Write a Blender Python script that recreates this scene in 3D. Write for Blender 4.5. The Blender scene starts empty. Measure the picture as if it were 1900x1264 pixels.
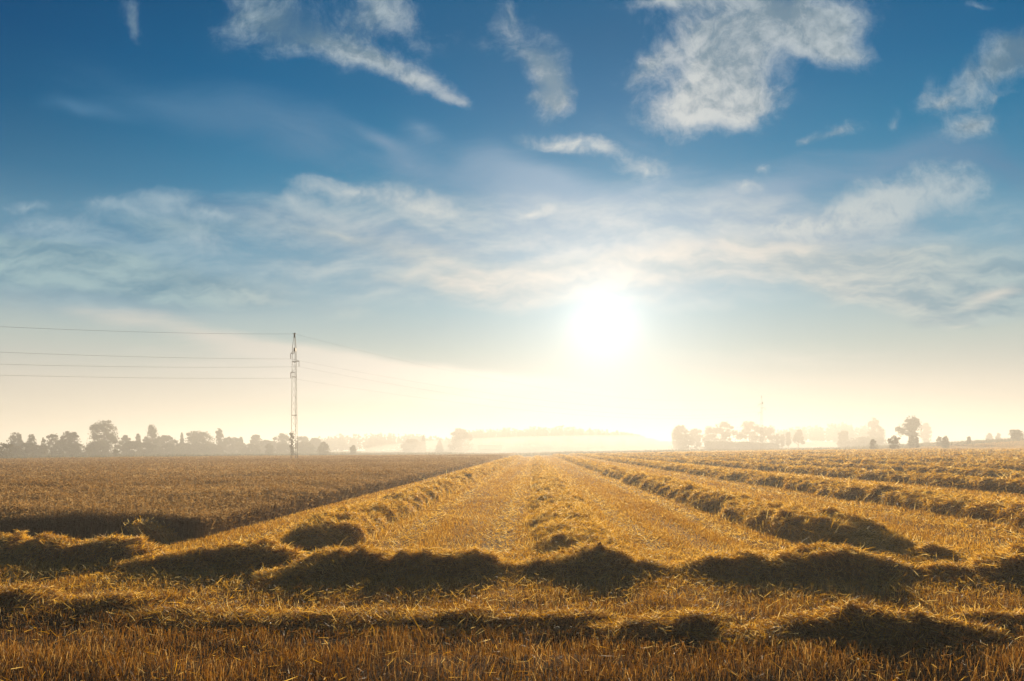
import bpy, math
import numpy as np
from mathutils import Vector

RNG = np.random.default_rng(7)
SC = bpy.context.scene
COL = SC.collection

# ------------------------------------------------------------------ camera facts
EYE = 1.9                    # eye height above the field
FPX = 1266.67                # focal length in photo pixels (24 mm on 36 mm, 1900 wide)
CX, HY = 950.0, 835.0        # photo column of straight ahead, photo row of eye level
ROWT = 0.0331                # rows run slightly to the right of straight ahead
SUN = np.array([170.0, FPX, 236.0]); SUN /= np.linalg.norm(SUN)

# ------------------------------------------------------------------ numpy noise
def _hash(ix, iy, seed):
    n = (ix.astype(np.int64) * 374761393 + iy.astype(np.int64) * 668265263 + seed * 974711) & 0x7fffffff
    n = ((n ^ (n >> 13)) * 1274126177) & 0x7fffffff
    n = n ^ (n >> 16)
    return (n & 0xffff) / 65535.0

def vnoise(x, y, seed=0):
    x = np.asarray(x, float); y = np.asarray(y, float)
    ix = np.floor(x); iy = np.floor(y)
    fx = x - ix; fy = y - iy
    fx = fx * fx * (3 - 2 * fx); fy = fy * fy * (3 - 2 * fy)
    a = _hash(ix, iy, seed); b = _hash(ix + 1, iy, seed)
    c = _hash(ix, iy + 1, seed); d = _hash(ix + 1, iy + 1, seed)
    return (a * (1 - fx) + b * fx) * (1 - fy) + (c * (1 - fx) + d * fx) * fy

def fbm(x, y, seed=0, oct=4):
    r = 0.0; a = 0.5; t = 0.0
    for i in range(oct):
        r = r + a * vnoise(x * 2 ** i + i * 17.3, y * 2 ** i - i * 9.1, seed + i)
        t += a; a *= 0.5
    return r / t

def ss(x, a, b):
    t = np.clip((x - a) / (b - a), 0, 1)
    return t * t * (3 - 2 * t)

# ------------------------------------------------------------------ terrain
def ground_z(x, y):
    x = np.asarray(x, float); y = np.asarray(y, float)
    z = 0.46 * ss(x, 4, 19) * ss(y, -5, 10)
    q = np.clip(x - 19, 0, 170)
    z = z + 0.015 * q * ss(y, 0, 40)
    z = z + 4.2 * np.exp(-((x - 215) / 62) ** 2 - ((y - 235) / 70) ** 2)
    z = z + 6 * np.exp(-((x - 20) / 100) ** 2 - ((y - 560) / 90) ** 2)
    z = z + 6 * np.exp(-((x - 270) / 80) ** 2 - ((y - 590) / 90) ** 2)
    far = ss(np.hypot(x, y), 60, 200)
    z = z + far * 0.9 * (fbm(x / 70, y / 70, 5, 3) - 0.5)
    z = z + 0.035 * (fbm(x / 1.7, y / 1.7, 3, 3) - 0.5) + 0.05 * (fbm(x / 9, y / 9, 4, 2) - 0.5)
    # shallow wheel ruts across the headland in the foreground
    for yc, dep in ((6.45, 0.035), (7.15, 0.045), (5.2, .03)):
        z = z - dep * np.exp(-((y - yc - 0.12 * np.sin(x * 0.6)) / 0.16) ** 2) * (0.6 + 0.8 * vnoise(x / 1.3, y * 0 + yc, 77))
    return z

def from_photo(px, py, H=0.0):
    """world x, y of a point of height H whose top is seen at photo px, py (field level)"""
    d = (EYE - H) * FPX / (py - HY)
    return (px - CX) / FPX * d, d

def crop_edge_x(y):
    return -6.95 + ROWT * y
def crop_far(x):
    return np.clip(97 + (x + 74) * 2.3, 60, 460)
def in_crop(x, y):
    return (x < crop_edge_x(y)) & (y > 14.3 + 0.25 * np.sin(x * 1.3)) & (y < crop_far(x))

# ------------------------------------------------------------------ mesh building
def new_mesh(name, V, Q=None, T=None, smooth=False):
    me = bpy.data.meshes.new(name)
    V = np.asarray(V, np.float32)
    me.vertices.add(len(V)); me.vertices.foreach_set('co', V.ravel())
    nq = 0 if Q is None else len(Q); nt = 0 if T is None else len(T)
    idx = []; starts = []; p = 0
    if nq:
        idx.append(np.asarray(Q, np.int32).ravel()); starts.append(np.arange(nq, dtype=np.int32) * 4); p = nq * 4
    if nt:
        idx.append(np.asarray(T, np.int32).ravel()); starts.append(p + np.arange(nt, dtype=np.int32) * 3)
    idx = np.concatenate(idx); starts = np.concatenate(starts)
    me.loops.add(len(idx)); me.loops.foreach_set('vertex_index', idx)
    me.polygons.add(nq + nt); me.polygons.foreach_set('loop_start', starts)
    me.update(calc_edges=True)
    if smooth:
        me.polygons.foreach_set('use_smooth', np.ones(nq + nt, bool))
    return me

class Soup:
    """collects vertex / quad / tri arrays, each with a material slot"""
    def __init__(s):
        s.V = []; s.Q = []; s.T = []; s.qm = []; s.tm = []; s.n = 0; s.qs = []; s.ts = []
    def add(s, V, Q=None, T=None, mat=0, smooth=False):
        V = np.asarray(V, np.float32).reshape(-1, 3)
        if Q is not None and len(Q):
            s.Q.append(np.asarray(Q, np.int64) + s.n); s.qm.append(np.full(len(Q), mat)); s.qs.append(np.full(len(Q), smooth))
        if T is not None and len(T):
            s.T.append(np.asarray(T, np.int64) + s.n); s.tm.append(np.full(len(T), mat)); s.ts.append(np.full(len(T), smooth))
        s.V.append(V); s.n += len(V)
    def build(s, name, mats, parent=None, **props):
        Q = np.concatenate(s.Q) if s.Q else None
        T = np.concatenate(s.T) if s.T else None
        me = new_mesh(name, np.concatenate(s.V), Q, T)
        for m in mats: me.materials.append(m)
        mi = np.concatenate(s.qm + s.tm).astype(np.int32)
        me.polygons.foreach_set('material_index', mi)
        me.polygons.foreach_set('use_smooth', np.concatenate(s.qs + s.ts).astype(bool))
        o = bpy.data.objects.new(name, me)
        COL.objects.link(o)
        if parent is not None: o.parent = parent
        for k, v in props.items(): o[k] = v
        return o

def unit(v):
    return v / np.maximum(np.linalg.norm(v, axis=-1, keepdims=True), 1e-9)

def blades(soup, P, D, L, W, bend=0.15, tip=0.35, mat=0, rng=RNG):
    """two-segment flat straws: P roots, D unit directions, L lengths, W half widths"""
    n = len(P)
    r = unit(rng.normal(size=(n, 3)))
    side = unit(np.cross(D, r))
    up = np.cross(side, D)
    b = (rng.normal(size=n) * bend)[:, None] * L[:, None] * up
    m = P + D * (L * 0.5)[:, None] + b
    e = P + D * L[:, None] + b * 0.2
    w = side * W[:, None]
    V = np.stack([P - w, P + w, m - w, m + w, e - w * tip, e + w * tip], 1).reshape(-1, 3)
    i = np.arange(n)[:, None] * 6
    Q = np.concatenate([i + [0, 1, 3, 2], i + [2, 3, 5, 4]], 0)
    soup.add(V, Q, mat=mat)

def stalks(soup, P, D, L, W, mat=0, rng=RNG, tip=0.8):
    """one-quad straws for dense stubble"""
    n = len(P)
    az = rng.uniform(0, 2 * math.pi, n)
    r = np.stack([np.cos(az), np.sin(az), 0 * az], 1)
    side = unit(r - D * np.sum(r * D, 1, keepdims=True))
    w = side * W[:, None]
    e = P + D * L[:, None]
    V = np.stack([P - w, P + w, e + w * tip, e - w * tip], 1).reshape(-1, 3)
    soup.add(V, np.arange(n)[:, None] * 4 + [0, 1, 2, 3], mat=mat)

def updirs(n, spread, rng=RNG):
    d = rng.normal(size=(n, 3)) * spread
    d[:, 2] = 1.0
    return unit(d)

def wedge_points(n_of_d, d0, d1, rng=RNG, tl=-0.80, tr=0.80, grow=1.0):
    """random ground points over the fan the place is seen across, n_of_d(d) per square metre"""
    out = []
    ds = np.geomspace(d0, d1, max(4, int(math.log(d1 / d0) * 14)))
    for a, b in zip(ds[:-1], ds[1:]):
        xl, xr = tl * b - 1.5, tr * b + 1.5
        n = int(n_of_d((a + b) / 2) * (b - a) * (xr - xl) * grow)
        out.append(np.stack([rng.uniform(xl, xr, n), rng.uniform(a, b, n)], 1))
    return np.concatenate(out)

# ------------------------------------------------------------------ materials
def mat_new(name):
    m = bpy.data.materials.new(name); m.use_nodes = True
    m.node_tree.nodes.clear()
    return m, m.node_tree.nodes, m.node_tree.links

def ramp(nt, stops, interp='LINEAR'):
    r = nt.nodes.new('ShaderNodeValToRGB')
    cr = r.color_ramp; cr.interpolation = interp
    while len(cr.elements) < len(stops): cr.elements.new(0.5)
    for e, (p, c) in zip(cr.elements, stops):
        e.position = p; e.color = (*c, 1) if len(c) == 3 else c
    return r

def straw_mat(name, stops, transl=0.55, rough=0.55, spec=0.25, tsat=1.0, patch=None, tval=1.0):
    """thin dry plant matter: each straw its own tint, part of the light passes through"""
    m, N, Lk = mat_new(name)
    nt = m.node_tree
    geo = N.new('ShaderNodeNewGeometry')
    rp = ramp(nt, stops)
    Lk.new(geo.outputs['Random Per Island'], rp.inputs[0])
    col = rp.outputs[0]
    if patch:
        tc = N.new('ShaderNodeTexCoord')
        nz = N.new('ShaderNodeTexNoise'); nz.inputs['Scale'].default_value = patch[0]; nz.inputs['Detail'].default_value = 4
        Lk.new(tc.outputs['Object'], nz.inputs['Vector'])
        pr = ramp(nt, [(0.35, patch[1]), (0.65, patch[2])])
        Lk.new(nz.outputs[0], pr.inputs[0])
        mx = N.new('ShaderNodeMix'); mx.data_type = 'RGBA'; mx.blend_type = 'MULTIPLY'; mx.inputs[0].default_value = 1
        Lk.new(col, mx.inputs[6]); Lk.new(pr.outputs[0], mx.inputs[7]); col = mx.outputs[2]
    bs = N.new('ShaderNodeBsdfPrincipled')
    bs.inputs['Roughness'].default_value = rough
    bs.inputs['Specular IOR Level'].default_value = spec
    Lk.new(col, bs.inputs['Base Color'])
    tr = N.new('ShaderNodeBsdfTranslucent')
    hs = N.new('ShaderNodeHueSaturation'); hs.inputs['Saturation'].default_value = tsat; hs.inputs['Value'].default_value = tval
    Lk.new(col, hs.inputs['Color']); Lk.new(hs.outputs[0], tr.inputs['Color'])
    ms = N.new('ShaderNodeMixShader'); ms.inputs[0].default_value = transl
    Lk.new(bs.outputs[0], ms.inputs[1]); Lk.new(tr.outputs[0], ms.inputs[2])
    out = N.new('ShaderNodeOutputMaterial'); Lk.new(ms.outputs[0], out.inputs[0])
    return m

def plain_mat(name, stops, scale=8, rough=0.9, metal=0.0, spec=0.2):
    m, N, Lk = mat_new(name); nt = m.node_tree
    tc = N.new('ShaderNodeTexCoord'); nz = N.new('ShaderNodeTexNoise')
    nz.inputs['Scale'].default_value = scale; nz.inputs['Detail'].default_value = 6
    Lk.new(tc.outputs['Object'], nz.inputs['Vector'])
    rp = ramp(nt, stops); Lk.new(nz.outputs[0], rp.inputs[0])
    bs = N.new('ShaderNodeBsdfPrincipled'); bs.inputs['Roughness'].default_value = rough
    bs.inputs['Metallic'].default_value = metal; bs.inputs['Specular IOR Level'].default_value = spec
    Lk.new(rp.outputs[0], bs.inputs['Base Color'])
    out = N.new('ShaderNodeOutputMaterial'); Lk.new(bs.outputs[0], out.inputs[0])
    return m

M_straw = straw_mat('dry_straw', [(0, (.28, .135, .022)), (.4, (.62, .355, .08)), (.75, (.80, .55, .19)), (1, (.92, .74, .38))], transl=.62, tsat=1.15, spec=.22, rough=.5, tval=1.25)
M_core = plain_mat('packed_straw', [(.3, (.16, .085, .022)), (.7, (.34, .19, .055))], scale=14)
M_stub = straw_mat('stubble_straw', [(0, (.28, .13, .032)), (.5, (.56, .32, .09)), (.85, (.72, .47, .16)), (1, (.90, .70, .33))], transl=.6, tsat=1.15, spec=.2, rough=.5, tval=1.2,
                   patch=(.35, (.75, .68, .6), (1.0, 1.0, 1.0)))
M_stubdark = straw_mat('darkened_stubble', [(0, (.13, .055, .016)), (.5, (.32, .15, .04)), (.85, (.50, .28, .085)), (1, (.84, .60, .27))], transl=.58, tsat=1.1, spec=.2, rough=.5,  # brown stubble, its colour partly darkened to imitate vignetting near the camera
                   patch=(.8, (.62, .56, .5), (1.0, 1.0, 1.0)))
M_oat = straw_mat('ripe_oats', [(0, (.26, .14, .04)), (.5, (.42, .255, .11)), (1, (.62, .45, .24))], transl=.6, tsat=1.1, spec=.12,
                  patch=(.06, (.72, .68, .62), (1, 1, 1)))
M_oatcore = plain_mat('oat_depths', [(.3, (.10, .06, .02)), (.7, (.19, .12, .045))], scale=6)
M_grass = straw_mat('meadow_grass', [(0, (.045, .055, .016)), (.6, (.085, .09, .028)), (1, (.2, .15, .05))], transl=.4)
M_leaf = straw_mat('tree_leaves', [(0, (.042, .042, .008)), (.6, (.078, .070, .013)), (1, (.13, .10, .02))], transl=.35, spec=.2)
M_leafy = straw_mat('turning_leaves', [(0, (.06, .05, .012)), (.6, (.10, .085, .02)), (1, (.15, .11, .03))], transl=.35, spec=.2)
M_needle = straw_mat('spruce_needles', [(0, (.018, .028, .010)), (1, (.045, .055, .018))], transl=.15, spec=.2)
M_bark = plain_mat('bark', [(.3, (.05, .035, .022)), (.7, (.13, .095, .06))], scale=5)
M_steel = plain_mat('galvanised_steel', [(.3, (.14, .12, .10)), (.7, (.24, .21, .18))], scale=3, rough=.6, metal=.3)
M_insul = plain_mat('brown_porcelain', [(.3, (.10, .05, .03)), (.7, (.16, .08, .045))], scale=10, rough=.3)
M_wire = plain_mat('aluminium_cable', [(.3, (.10, .09, .085)), (.7, (.16, .15, .14))], scale=1, rough=.6, metal=.2)

# ground: stubble soil, meadow beyond the crop, chaff bands along the rows
def ground_mat():
    m, N, Lk = mat_new('field_ground'); nt = m.node_tree
    geo = N.new('ShaderNodeNewGeometry')
    def mth(op, a, b=None, clamp=False):
        n = N.new('ShaderNodeMath'); n.operation = op; n.use_clamp = clamp
        for i, v in enumerate((a, b)):
            if v is None: continue
            if isinstance(v, (int, float)): n.inputs[i].default_value = v
            else: Lk.new(v, n.inputs[i])
        return n.outputs[0]
    sep = N.new('ShaderNodeSeparateXYZ'); Lk.new(geo.outputs['Position'], sep.inputs[0])
    off = mth('SUBTRACT', sep.outputs[0], mth('MULTIPLY', sep.outputs[1], ROWT))
    cmb = N.new('ShaderNodeCombineXYZ')
    Lk.new(off, cmb.inputs[0]); Lk.new(mth('MULTIPLY', sep.outputs[1], .06), cmb.inputs[1])
    n1 = N.new('ShaderNodeTexNoise'); n1.inputs['Scale'].default_value = 1.6; n1.inputs['Detail'].default_value = 6
    Lk.new(cmb.outputs[0], n1.inputs['Vector'])
    n2 = N.new('ShaderNodeTexNoise'); n2.inputs['Scale'].default_value = 28; n2.inputs['Detail'].default_value = 5
    Lk.new(geo.outputs['Position'], n2.inputs['Vector'])
    r1 = ramp(nt, [(.3, (.15, .085, .028)), (.7, (.36, .22, .075))]); Lk.new(n1.outputs[0], r1.inputs[0])
    r2 = ramp(nt, [(.35, (.35, .3, .25)), (.68, (1.2, 1.15, 1.0))]); Lk.new(n2.outputs[0], r2.inputs[0])
    mx = N.new('ShaderNodeMix'); mx.data_type = 'RGBA'; mx.blend_type = 'MULTIPLY'; mx.inputs[0].default_value = 1
    Lk.new(r1.outputs[0], mx.inputs[6]); Lk.new(r2.outputs[0], mx.inputs[7])
    neardark = mth('MULTIPLY', mth('SUBTRACT', 9.5, sep.outputs[1]), .5, True)
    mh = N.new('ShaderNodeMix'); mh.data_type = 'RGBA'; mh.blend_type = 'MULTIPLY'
    Lk.new(neardark, mh.inputs[0]); Lk.new(mx.outputs[2], mh.inputs[6]); mh.inputs[7].default_value = (.42, .36, .32, 1)  # soil colour darkened towards the camera, standing in for vignetting and stubble shade
    # meadow factor: left of the rows and beyond the oats, or far away
    bnd = mth('ADD', mth('MULTIPLY', mth('ADD', sep.outputs[0], 74), 2.3), 97)
    over = mth('MULTIPLY', mth('SUBTRACT', sep.outputs[1], bnd), .25, True)
    left = mth('MULTIPLY', mth('SUBTRACT', -7.0, off), .4, True)
    f1 = mth('MULTIPLY', over, left)
    farf = mth('MULTIPLY', mth('SUBTRACT', sep.outputs[1], 300), .02, True)
    f = mth('MAXIMUM', f1, farf)
    n3 = N.new('ShaderNodeTexNoise'); n3.inputs['Scale'].default_value = .07; n3.inputs['Detail'].default_value = 5
    Lk.new(geo.outputs['Position'], n3.inputs['Vector'])
    r3 = ramp(nt, [(.35, (.045, .05, .016)), (.6, (.10, .095, .032)), (.72, (.26, .2, .08))]); Lk.new(n3.outputs[0], r3.inputs[0])
    mg = N.new('ShaderNodeMix'); mg.data_type = 'RGBA'
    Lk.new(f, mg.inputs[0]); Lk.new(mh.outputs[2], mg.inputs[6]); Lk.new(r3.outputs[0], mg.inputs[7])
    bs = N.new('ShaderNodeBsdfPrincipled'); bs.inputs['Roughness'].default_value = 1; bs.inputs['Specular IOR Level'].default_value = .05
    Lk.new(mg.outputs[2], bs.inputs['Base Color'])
    out = N.new('ShaderNodeOutputMaterial'); Lk.new(bs.outputs[0], out.inputs[0])
    return m

# ------------------------------------------------------------------ ground sheet
def build_ground():
    def axis(fine, lo, hi, step, g):
        pos = [0.0]; s = step
        while pos[-1] < hi:
            if pos[-1] > fine: s *= g
            pos.append(pos[-1] + s)
        neg = [0.0]; s = step
        while neg[-1] < -lo:
            if neg[-1] > fine: s *= g
            neg.append(neg[-1] + s)
        return np.array([-v for v in neg[:0:-1]] + pos)
    xs = axis(11, -1900, 1900, .14, 1.045)
    ys = np.concatenate([-np.geomspace(300, .5, 24), axis(15, 0, 2000, .12, 1.03)])
    X, Y = np.meshgrid(xs, ys)
    Z = ground_z(X, Y)
    V = np.stack([X, Y, Z], -1).reshape(-1, 3)
    ny, nx = X.shape
    i = (np.arange(ny - 1)[:, None] * nx + np.arange(nx - 1)[None, :]).reshape(-1, 1)
    Q = i + [0, 1, nx + 1, nx]
    me = new_mesh('ground', V, Q, smooth=True)
    me.materials.append(ground_mat())
    o = bpy.data.objects.new('ground', me); COL.objects.link(o)
    o['kind'] = 'structure'; o['label'] = 'straw covered field soil running to the misty horizon'
    return o
build_ground()

# ------------------------------------------------------------------ straw swaths
SWATHS = []      # (function for height at x,y) used to keep stubble out from under them

def lod(d):
    return np.maximum(1.0, d / 10.0)

class Swath:
    def __init__(s, P, H, W, seed, lump=.5):
        """P (n,2) path, H (n) heights, W (n) half widths"""
        P = np.asarray(P, float)
        seg = np.hypot(*np.diff(P, axis=0).T)
        s.s = np.concatenate([[0], np.cumsum(seg)])
        s.P, s.H, s.W, s.seed, s.lump, s.fine = P, np.asarray(H, float), np.asarray(W, float), seed, lump, .6
        s.pw = 3.6 if s.lump > .3 else 2.4
        s.L = s.s[-1]
    def frame(s, u):
        x = np.interp(u, s.s, s.P[:, 0]); y = np.interp(u, s.s, s.P[:, 1])
        e = .05 + .2
        x2 = np.interp(np.minimum(u + e, s.L), s.s, s.P[:, 0]); y2 = np.interp(np.minimum(u + e, s.L), s.s, s.P[:, 1])
        x1 = np.interp(np.maximum(u - e, 0), s.s, s.P[:, 0]); y1 = np.interp(np.maximum(u - e, 0), s.s, s.P[:, 1])
        t = unit(np.stack([x2 - x1, y2 - y1], -1))
        return x, y, t
    def surf(s, u, t):
        """surface point; u along, t in -1..1 across"""
        x, y, tan = s.frame(u)
        nrm = np.stack([-tan[..., 1], tan[..., 0]], -1)
        H = np.interp(u, s.s, s.H); W = np.interp(u, s.s, s.W)
        sd = s.seed
        wob = .22 * (fbm(u / 1.1, u * 0 + sd, sd + 11, 3) - .5)
        edge = 1 + .5 * (fbm(u / .7, np.sign(t) * 3 + sd, sd + 21, 3) - .5)
        o = (wob + t * W * edge)
        px = x + nrm[..., 0] * o; py = y + nrm[..., 1] * o
        prof = np.clip(1 - np.abs(t) ** s.pw, 0, 1) ** .62
        lump = 1 - s.lump + 1.1 * s.lump * fbm(px / 1.5, py / 1.5, sd + 31, 2) + .9 * s.lump * fbm(px / .55, py / .55, sd + 35, 2)
        lump = lump + s.fine * 1.5 * (fbm(px / .32, py / .32, sd + 41, 4) - .5) + s.fine * .7 * (vnoise(px / .11, py / .11, sd + 47) - .5)
        z = ground_z(px, py) + H * prof * lump - .03 * (np.abs(t) > .98)
        return np.stack([px, py, z], -1)

def build_swath(sw, name, dens, props, mats=None, lmin=.08, lmax=.20, up=.08, mixdark=.12):
    sp = Soup()
    # core
    us = [0.0]
    while us[-1] < sw.L:
        x, y, _ = sw.frame(np.array(us[-1])); d = max(5, math.hypot(x, y))
        us.append(us[-1] + min(max(.07, .011 * d), 1.2))
    us = np.minimum(np.array(us), sw.L)
    nt_ = 17
    ts = np.linspace(-1, 1, nt_)
    U, T = np.meshgrid(us, ts, indexing='ij')
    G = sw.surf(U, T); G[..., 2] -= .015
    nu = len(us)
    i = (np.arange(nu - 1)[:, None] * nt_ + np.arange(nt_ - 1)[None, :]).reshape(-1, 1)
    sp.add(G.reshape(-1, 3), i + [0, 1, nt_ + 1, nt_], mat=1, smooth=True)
    # straws
    rng = np.random.default_rng(sw.seed + 100)
    edges = np.linspace(0, sw.L, max(2, int(sw.L / 1.5)) + 1)
    pu = []
    for a, b in zip(edges[:-1], edges[1:]):
        x, y, _ = sw.frame(np.array((a + b) / 2)); d = max(5, math.hypot(x, y))
        w = np.interp((a + b) / 2, sw.s, sw.W)
        n = int(2.2 * dens * min(1.0, (11.0 / d) ** 1.55) * (b - a) * 2.2 * w)
        pu.append(rng.uniform(a, b, n))
    u = np.concatenate(pu); n = len(u)
    t = np.clip(rng.uniform(-1.12, 1.12, n), -1.12, 1.12)
    Pt = sw.surf(u, np.clip(t, -1, 1))
    over = np.abs(t) > 1
    Pt[over, :2] += rng.normal(size=(over.sum(), 2)) * .12
    Pt[over, 2] = ground_z(Pt[over, 0], Pt[over, 1]) + .02
    d = np.hypot(Pt[:, 0], Pt[:, 1])
    k = lod(d)
    # lie along the surface, some standing out of it
    e = .05
    P2 = sw.surf(u, np.clip(t + .06, -1, 1)); P1 = sw.surf(u, np.clip(t - .06, -1, 1))
    acr = unit(P2 - P1 + 1e-6)
    _, _, tan = sw.frame(u)
    alo = np.stack([tan[:, 0], tan[:, 1], 0 * u], 1)
    nr = unit(np.cross(alo, acr)); nr *= np.sign(nr[:, 2:3] + 1e-9)
    az = rng.uniform(0, 2 * math.pi, n)
    far = np.minimum(1, (13.0 / np.maximum(d, 5)) ** 1.2)
    lift = np.abs(rng.normal(size=n)) * .24 * far + .02
    stand = rng.random(n) < up * far
    lift[stand] += rng.uniform(.3, 1.2, stand.sum())
    D = unit(alo * np.cos(az)[:, None] + acr * np.sin(az)[:, None] + nr * lift[:, None])
    long_ = rng.random(n) < .02
    lift[long_] += rng.uniform(.0, .5, long_.sum())
    L = rng.uniform(lmin, lmax, n) * np.where(long_, 2.1, 1.0) * np.minimum(1 + .15 * (k - 1), 1.8)
    W = .0022 * rng.uniform(.6, 1.5, n) * k
    isdark = rng.random(n) < mixdark * (.4 + 1.2 * fbm(Pt[:, 0] / .5, Pt[:, 1] / .5, sw.seed + 71, 2))
    Q0 = Pt + nr * .004
    blades(sp, Q0[~isdark], D[~isdark], L[~isdark], W[~isdark], bend=.2, mat=0, rng=rng)
    if isdark.any(): blades(sp, Q0[isdark], D[isdark], L[isdark], W[isdark], bend=.2, mat=2, rng=rng)
    o = sp.build(name, mats or [M_straw, M_core, M_stubdark], **props)
    SWATHS.append(sw)
    return o

def swath_mask(x, y):
    """True where a swath lies (stubble is flattened there)"""
    m = np.zeros(len(x), bool)
    for sw in SWATHS:
        lo = sw.P.min(0) - 1.5; hi = sw.P.max(0) + 1.5
        c = np.where((x > lo[0]) & (x < hi[0]) & (y > lo[1]) & (y < hi[1]))[0]
        if not len(c): continue
        best = np.full(len(c), 9.0)
        for a, b, wa, wb in zip(sw.P[:-1], sw.P[1:], sw.W[:-1], sw.W[1:]):
            ab = b - a; l2 = max(ab @ ab, 1e-9)
            tt = np.clip(((x[c] - a[0]) * ab[0] + (y[c] - a[1]) * ab[1]) / l2, 0, 1)
            dd = np.hypot(x[c] - a[0] - tt * ab[0], y[c] - a[1] - tt * ab[1])
            best = np.minimum(best, dd / np.maximum(wa * (1 - tt) + wb * tt, .05))
        m[c[best < .85]] = True
    return m

def long_swath(off, y0, y1, H, seed, label, start=None, W=.75, dens=2300, lump=.34):
    ys = np.concatenate([np.arange(y0, min(y1, y0 + 30), .5), np.arange(min(y1, y0 + 30), y1 + .1, 3.0)])
    rng = np.random.default_rng(seed)
    W = W if y0 < 12.95 else .62
    xs = off + ROWT * ys + .18 * (fbm(ys / 6, ys * 0 + seed, seed + 3, 2) - .5)
    Hs = H * (.75 + .5 * fbm(ys / 1.6, ys * 0, seed + 9, 3))
    Ws = W * (.85 + .3 * fbm(ys / 2.5, ys * 0, seed + 13, 2))
    if start:
        for (yy, hh, ww, sx) in start:
            f = np.exp(-((ys - yy) / .8) ** 2)
            Hs = Hs * (1 - f) + hh * f; Ws = Ws * (1 - f) + ww * f; xs = xs + f * sx
        ramp0 = ss(ys, y0 - .01, y0 + .9)
        Hs = Hs * (.15 + .85 * ramp0); Ws = Ws * (.55 + .45 * ramp0)
    return build_swath(Swath(np.stack([xs, ys], 1), Hs, Ws, seed, lump), 'straw_swath', dens,
                       dict(label=label, category='straw swath', group='straw swaths lying along the field rows'))

long_swath(-4.3, 12.9, 210, .35, 21, 'golden straw swath beside the standing oats, its near end a dark rounded mound', start=[(13.7, .37, .78, .0)])
long_swath(.78, 12.0, 210, .23, 22, 'brightly backlit straw swath running up the middle to the glow below the sun', start=[(12.6, .26, .85, .15)])
long_swath(6.0, 12.3, 210, .36, 23, 'lumpy straw swath ending in a tall hump on the near right', start=[(14.2, .43, .85, .25), (13.1, .24, .9, .4)])
ORD = ['first', 'second', 'third', 'fourth', 'fifth', 'sixth', 'seventh', 'eighth', 'ninth', 'tenth', 'eleventh', 'twelfth',
       'thirteenth', 'fourteenth', 'fifteenth', 'sixteenth']
for k in range(15):
    off = 11.2 + 5.15 * k
    y0 = max(9.0, (off - 2) / .80)
    txt = ('lumpy straw swath on the right, %s one beyond the swath ending in a hump' if k < 5 else
           'thin distant straw swath, %s one beyond the swath ending in a hump') % ORD[k]
    long_swath(off, y0, 215 + 2 * k, .33 if k < 3 else .38, 40 + k, txt, dens=1900, lump=.34)

def heap(name, pts, label, cat, group, seed, wk=1.0, dens=2600, lump=.2, lmax=.14):
    P = []; H = []
    for px, py, h in pts:
        if name == 'straw_ridge': h = h * 1.0
        P.append(from_photo(px, py, h)); H.append(h)
    P = np.array(P); H = np.array(H) * (.88 if name == 'straw_swath' else .72 if seed in (73, 74) else .85)
    # resample finely
    s0 = np.concatenate([[0], np.cumsum(np.hypot(*np.diff(P, axis=0).T))])
    s1 = np.arange(0, s0[-1] + .05, .12)
    Pn = np.stack([np.interp(s1, s0, P[:, 0]), np.interp(s1, s0, P[:, 1])], 1)
    Hn = np.interp(s1, s0, H)
    ker = np.ones(5) / 5
    if len(Hn) > 8:
        Hn = np.convolve(np.pad(Hn, 2, mode='edge'), ker, 'valid')
        yy = np.convolve(np.pad(Pn[:, 1], 2, mode='edge'), ker, 'valid'); Pn[:, 1] = yy
    Hn = Hn * (.78 + .3 * fbm(s1 / .5, s1 * 0, seed + 5, 3) + .2 * fbm(s1 / .16, s1 * 0, seed + 6, 2))
    Wn = (.16 + 1.35 * Hn) * wk
    return build_swath(Swath(Pn, Hn, Wn, seed, lump), name, dens, dict(label=label, category=cat, group=group), lmin=.05, lmax=lmax, up=.06, mixdark=.5 if name == 'straw_ridge' else .25)  # ridges get extra darkened straws, imitating their shaded near faces

G1 = 'straw swath lengths lying across the headland'
heap('straw_swath', [(-260, 1003, .34), (0, 1001, .36), (120, 1003, .36), (230, 1007, .34), (285, 1014, .27), (312, 1034, .06)],
     'long dark straw swath across the headland in front of the standing oats', 'straw swath', G1, 61)
heap('straw_swath', [(222, 1048, .1), (290, 1036, .2), (360, 1022, .3), (430, 1017, .33), (500, 1018, .32), (550, 1030, .22), (580, 1048, .06)],
     'low straw swath length just in front of the rounded mound beside the oats', 'straw swath', G1, 62)
heap('straw_swath', [(478, 1074, .1), (540, 1056, .2), (590, 1030, .33), (640, 1021, .37), (700, 1020, .37), (760, 1027, .34), (830, 1036, .29),
                     (880, 1032, .31), (915, 1031, .28), (935, 1048, .13), (960, 1055, .1), (985, 1054, .1)],
     'broad shaded straw swath length left of the middle swath with sunlit crest', 'straw swath', G1, 63)
heap('straw_swath', [(965, 1060, .08), (1000, 1032, .28), (1050, 1024, .34), (1120, 1017, .39), (1150, 1021, .37), (1185, 1038, .22), (1238, 1060, .05)],
     'shaded straw mound across the near end of the middle swath', 'straw swath', G1, 64)
heap('straw_swath', [(1242, 1062, .05), (1290, 1036, .24), (1330, 1026, .32), (1400, 1034, .3), (1450, 1036, .3), (1510, 1020, .4), (1550, 1013, .45),
                     (1590, 1018, .39), (1640, 1040, .24), (1700, 1060, .12), (1760, 1053, .16), (1795, 1064, .05)],
     'longest shaded straw swath length with a pointed top, in front of the tall hump', 'straw swath', G1, 65)
heap('straw_swath', [(1798, 1064, .08), (1830, 1033, .36), (1870, 1028, .41), (1940, 1030, .4), (2120, 1032, .38)],
     'square-ended straw swath length cut off by the right edge of the view', 'straw swath', G1, 66)
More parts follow.
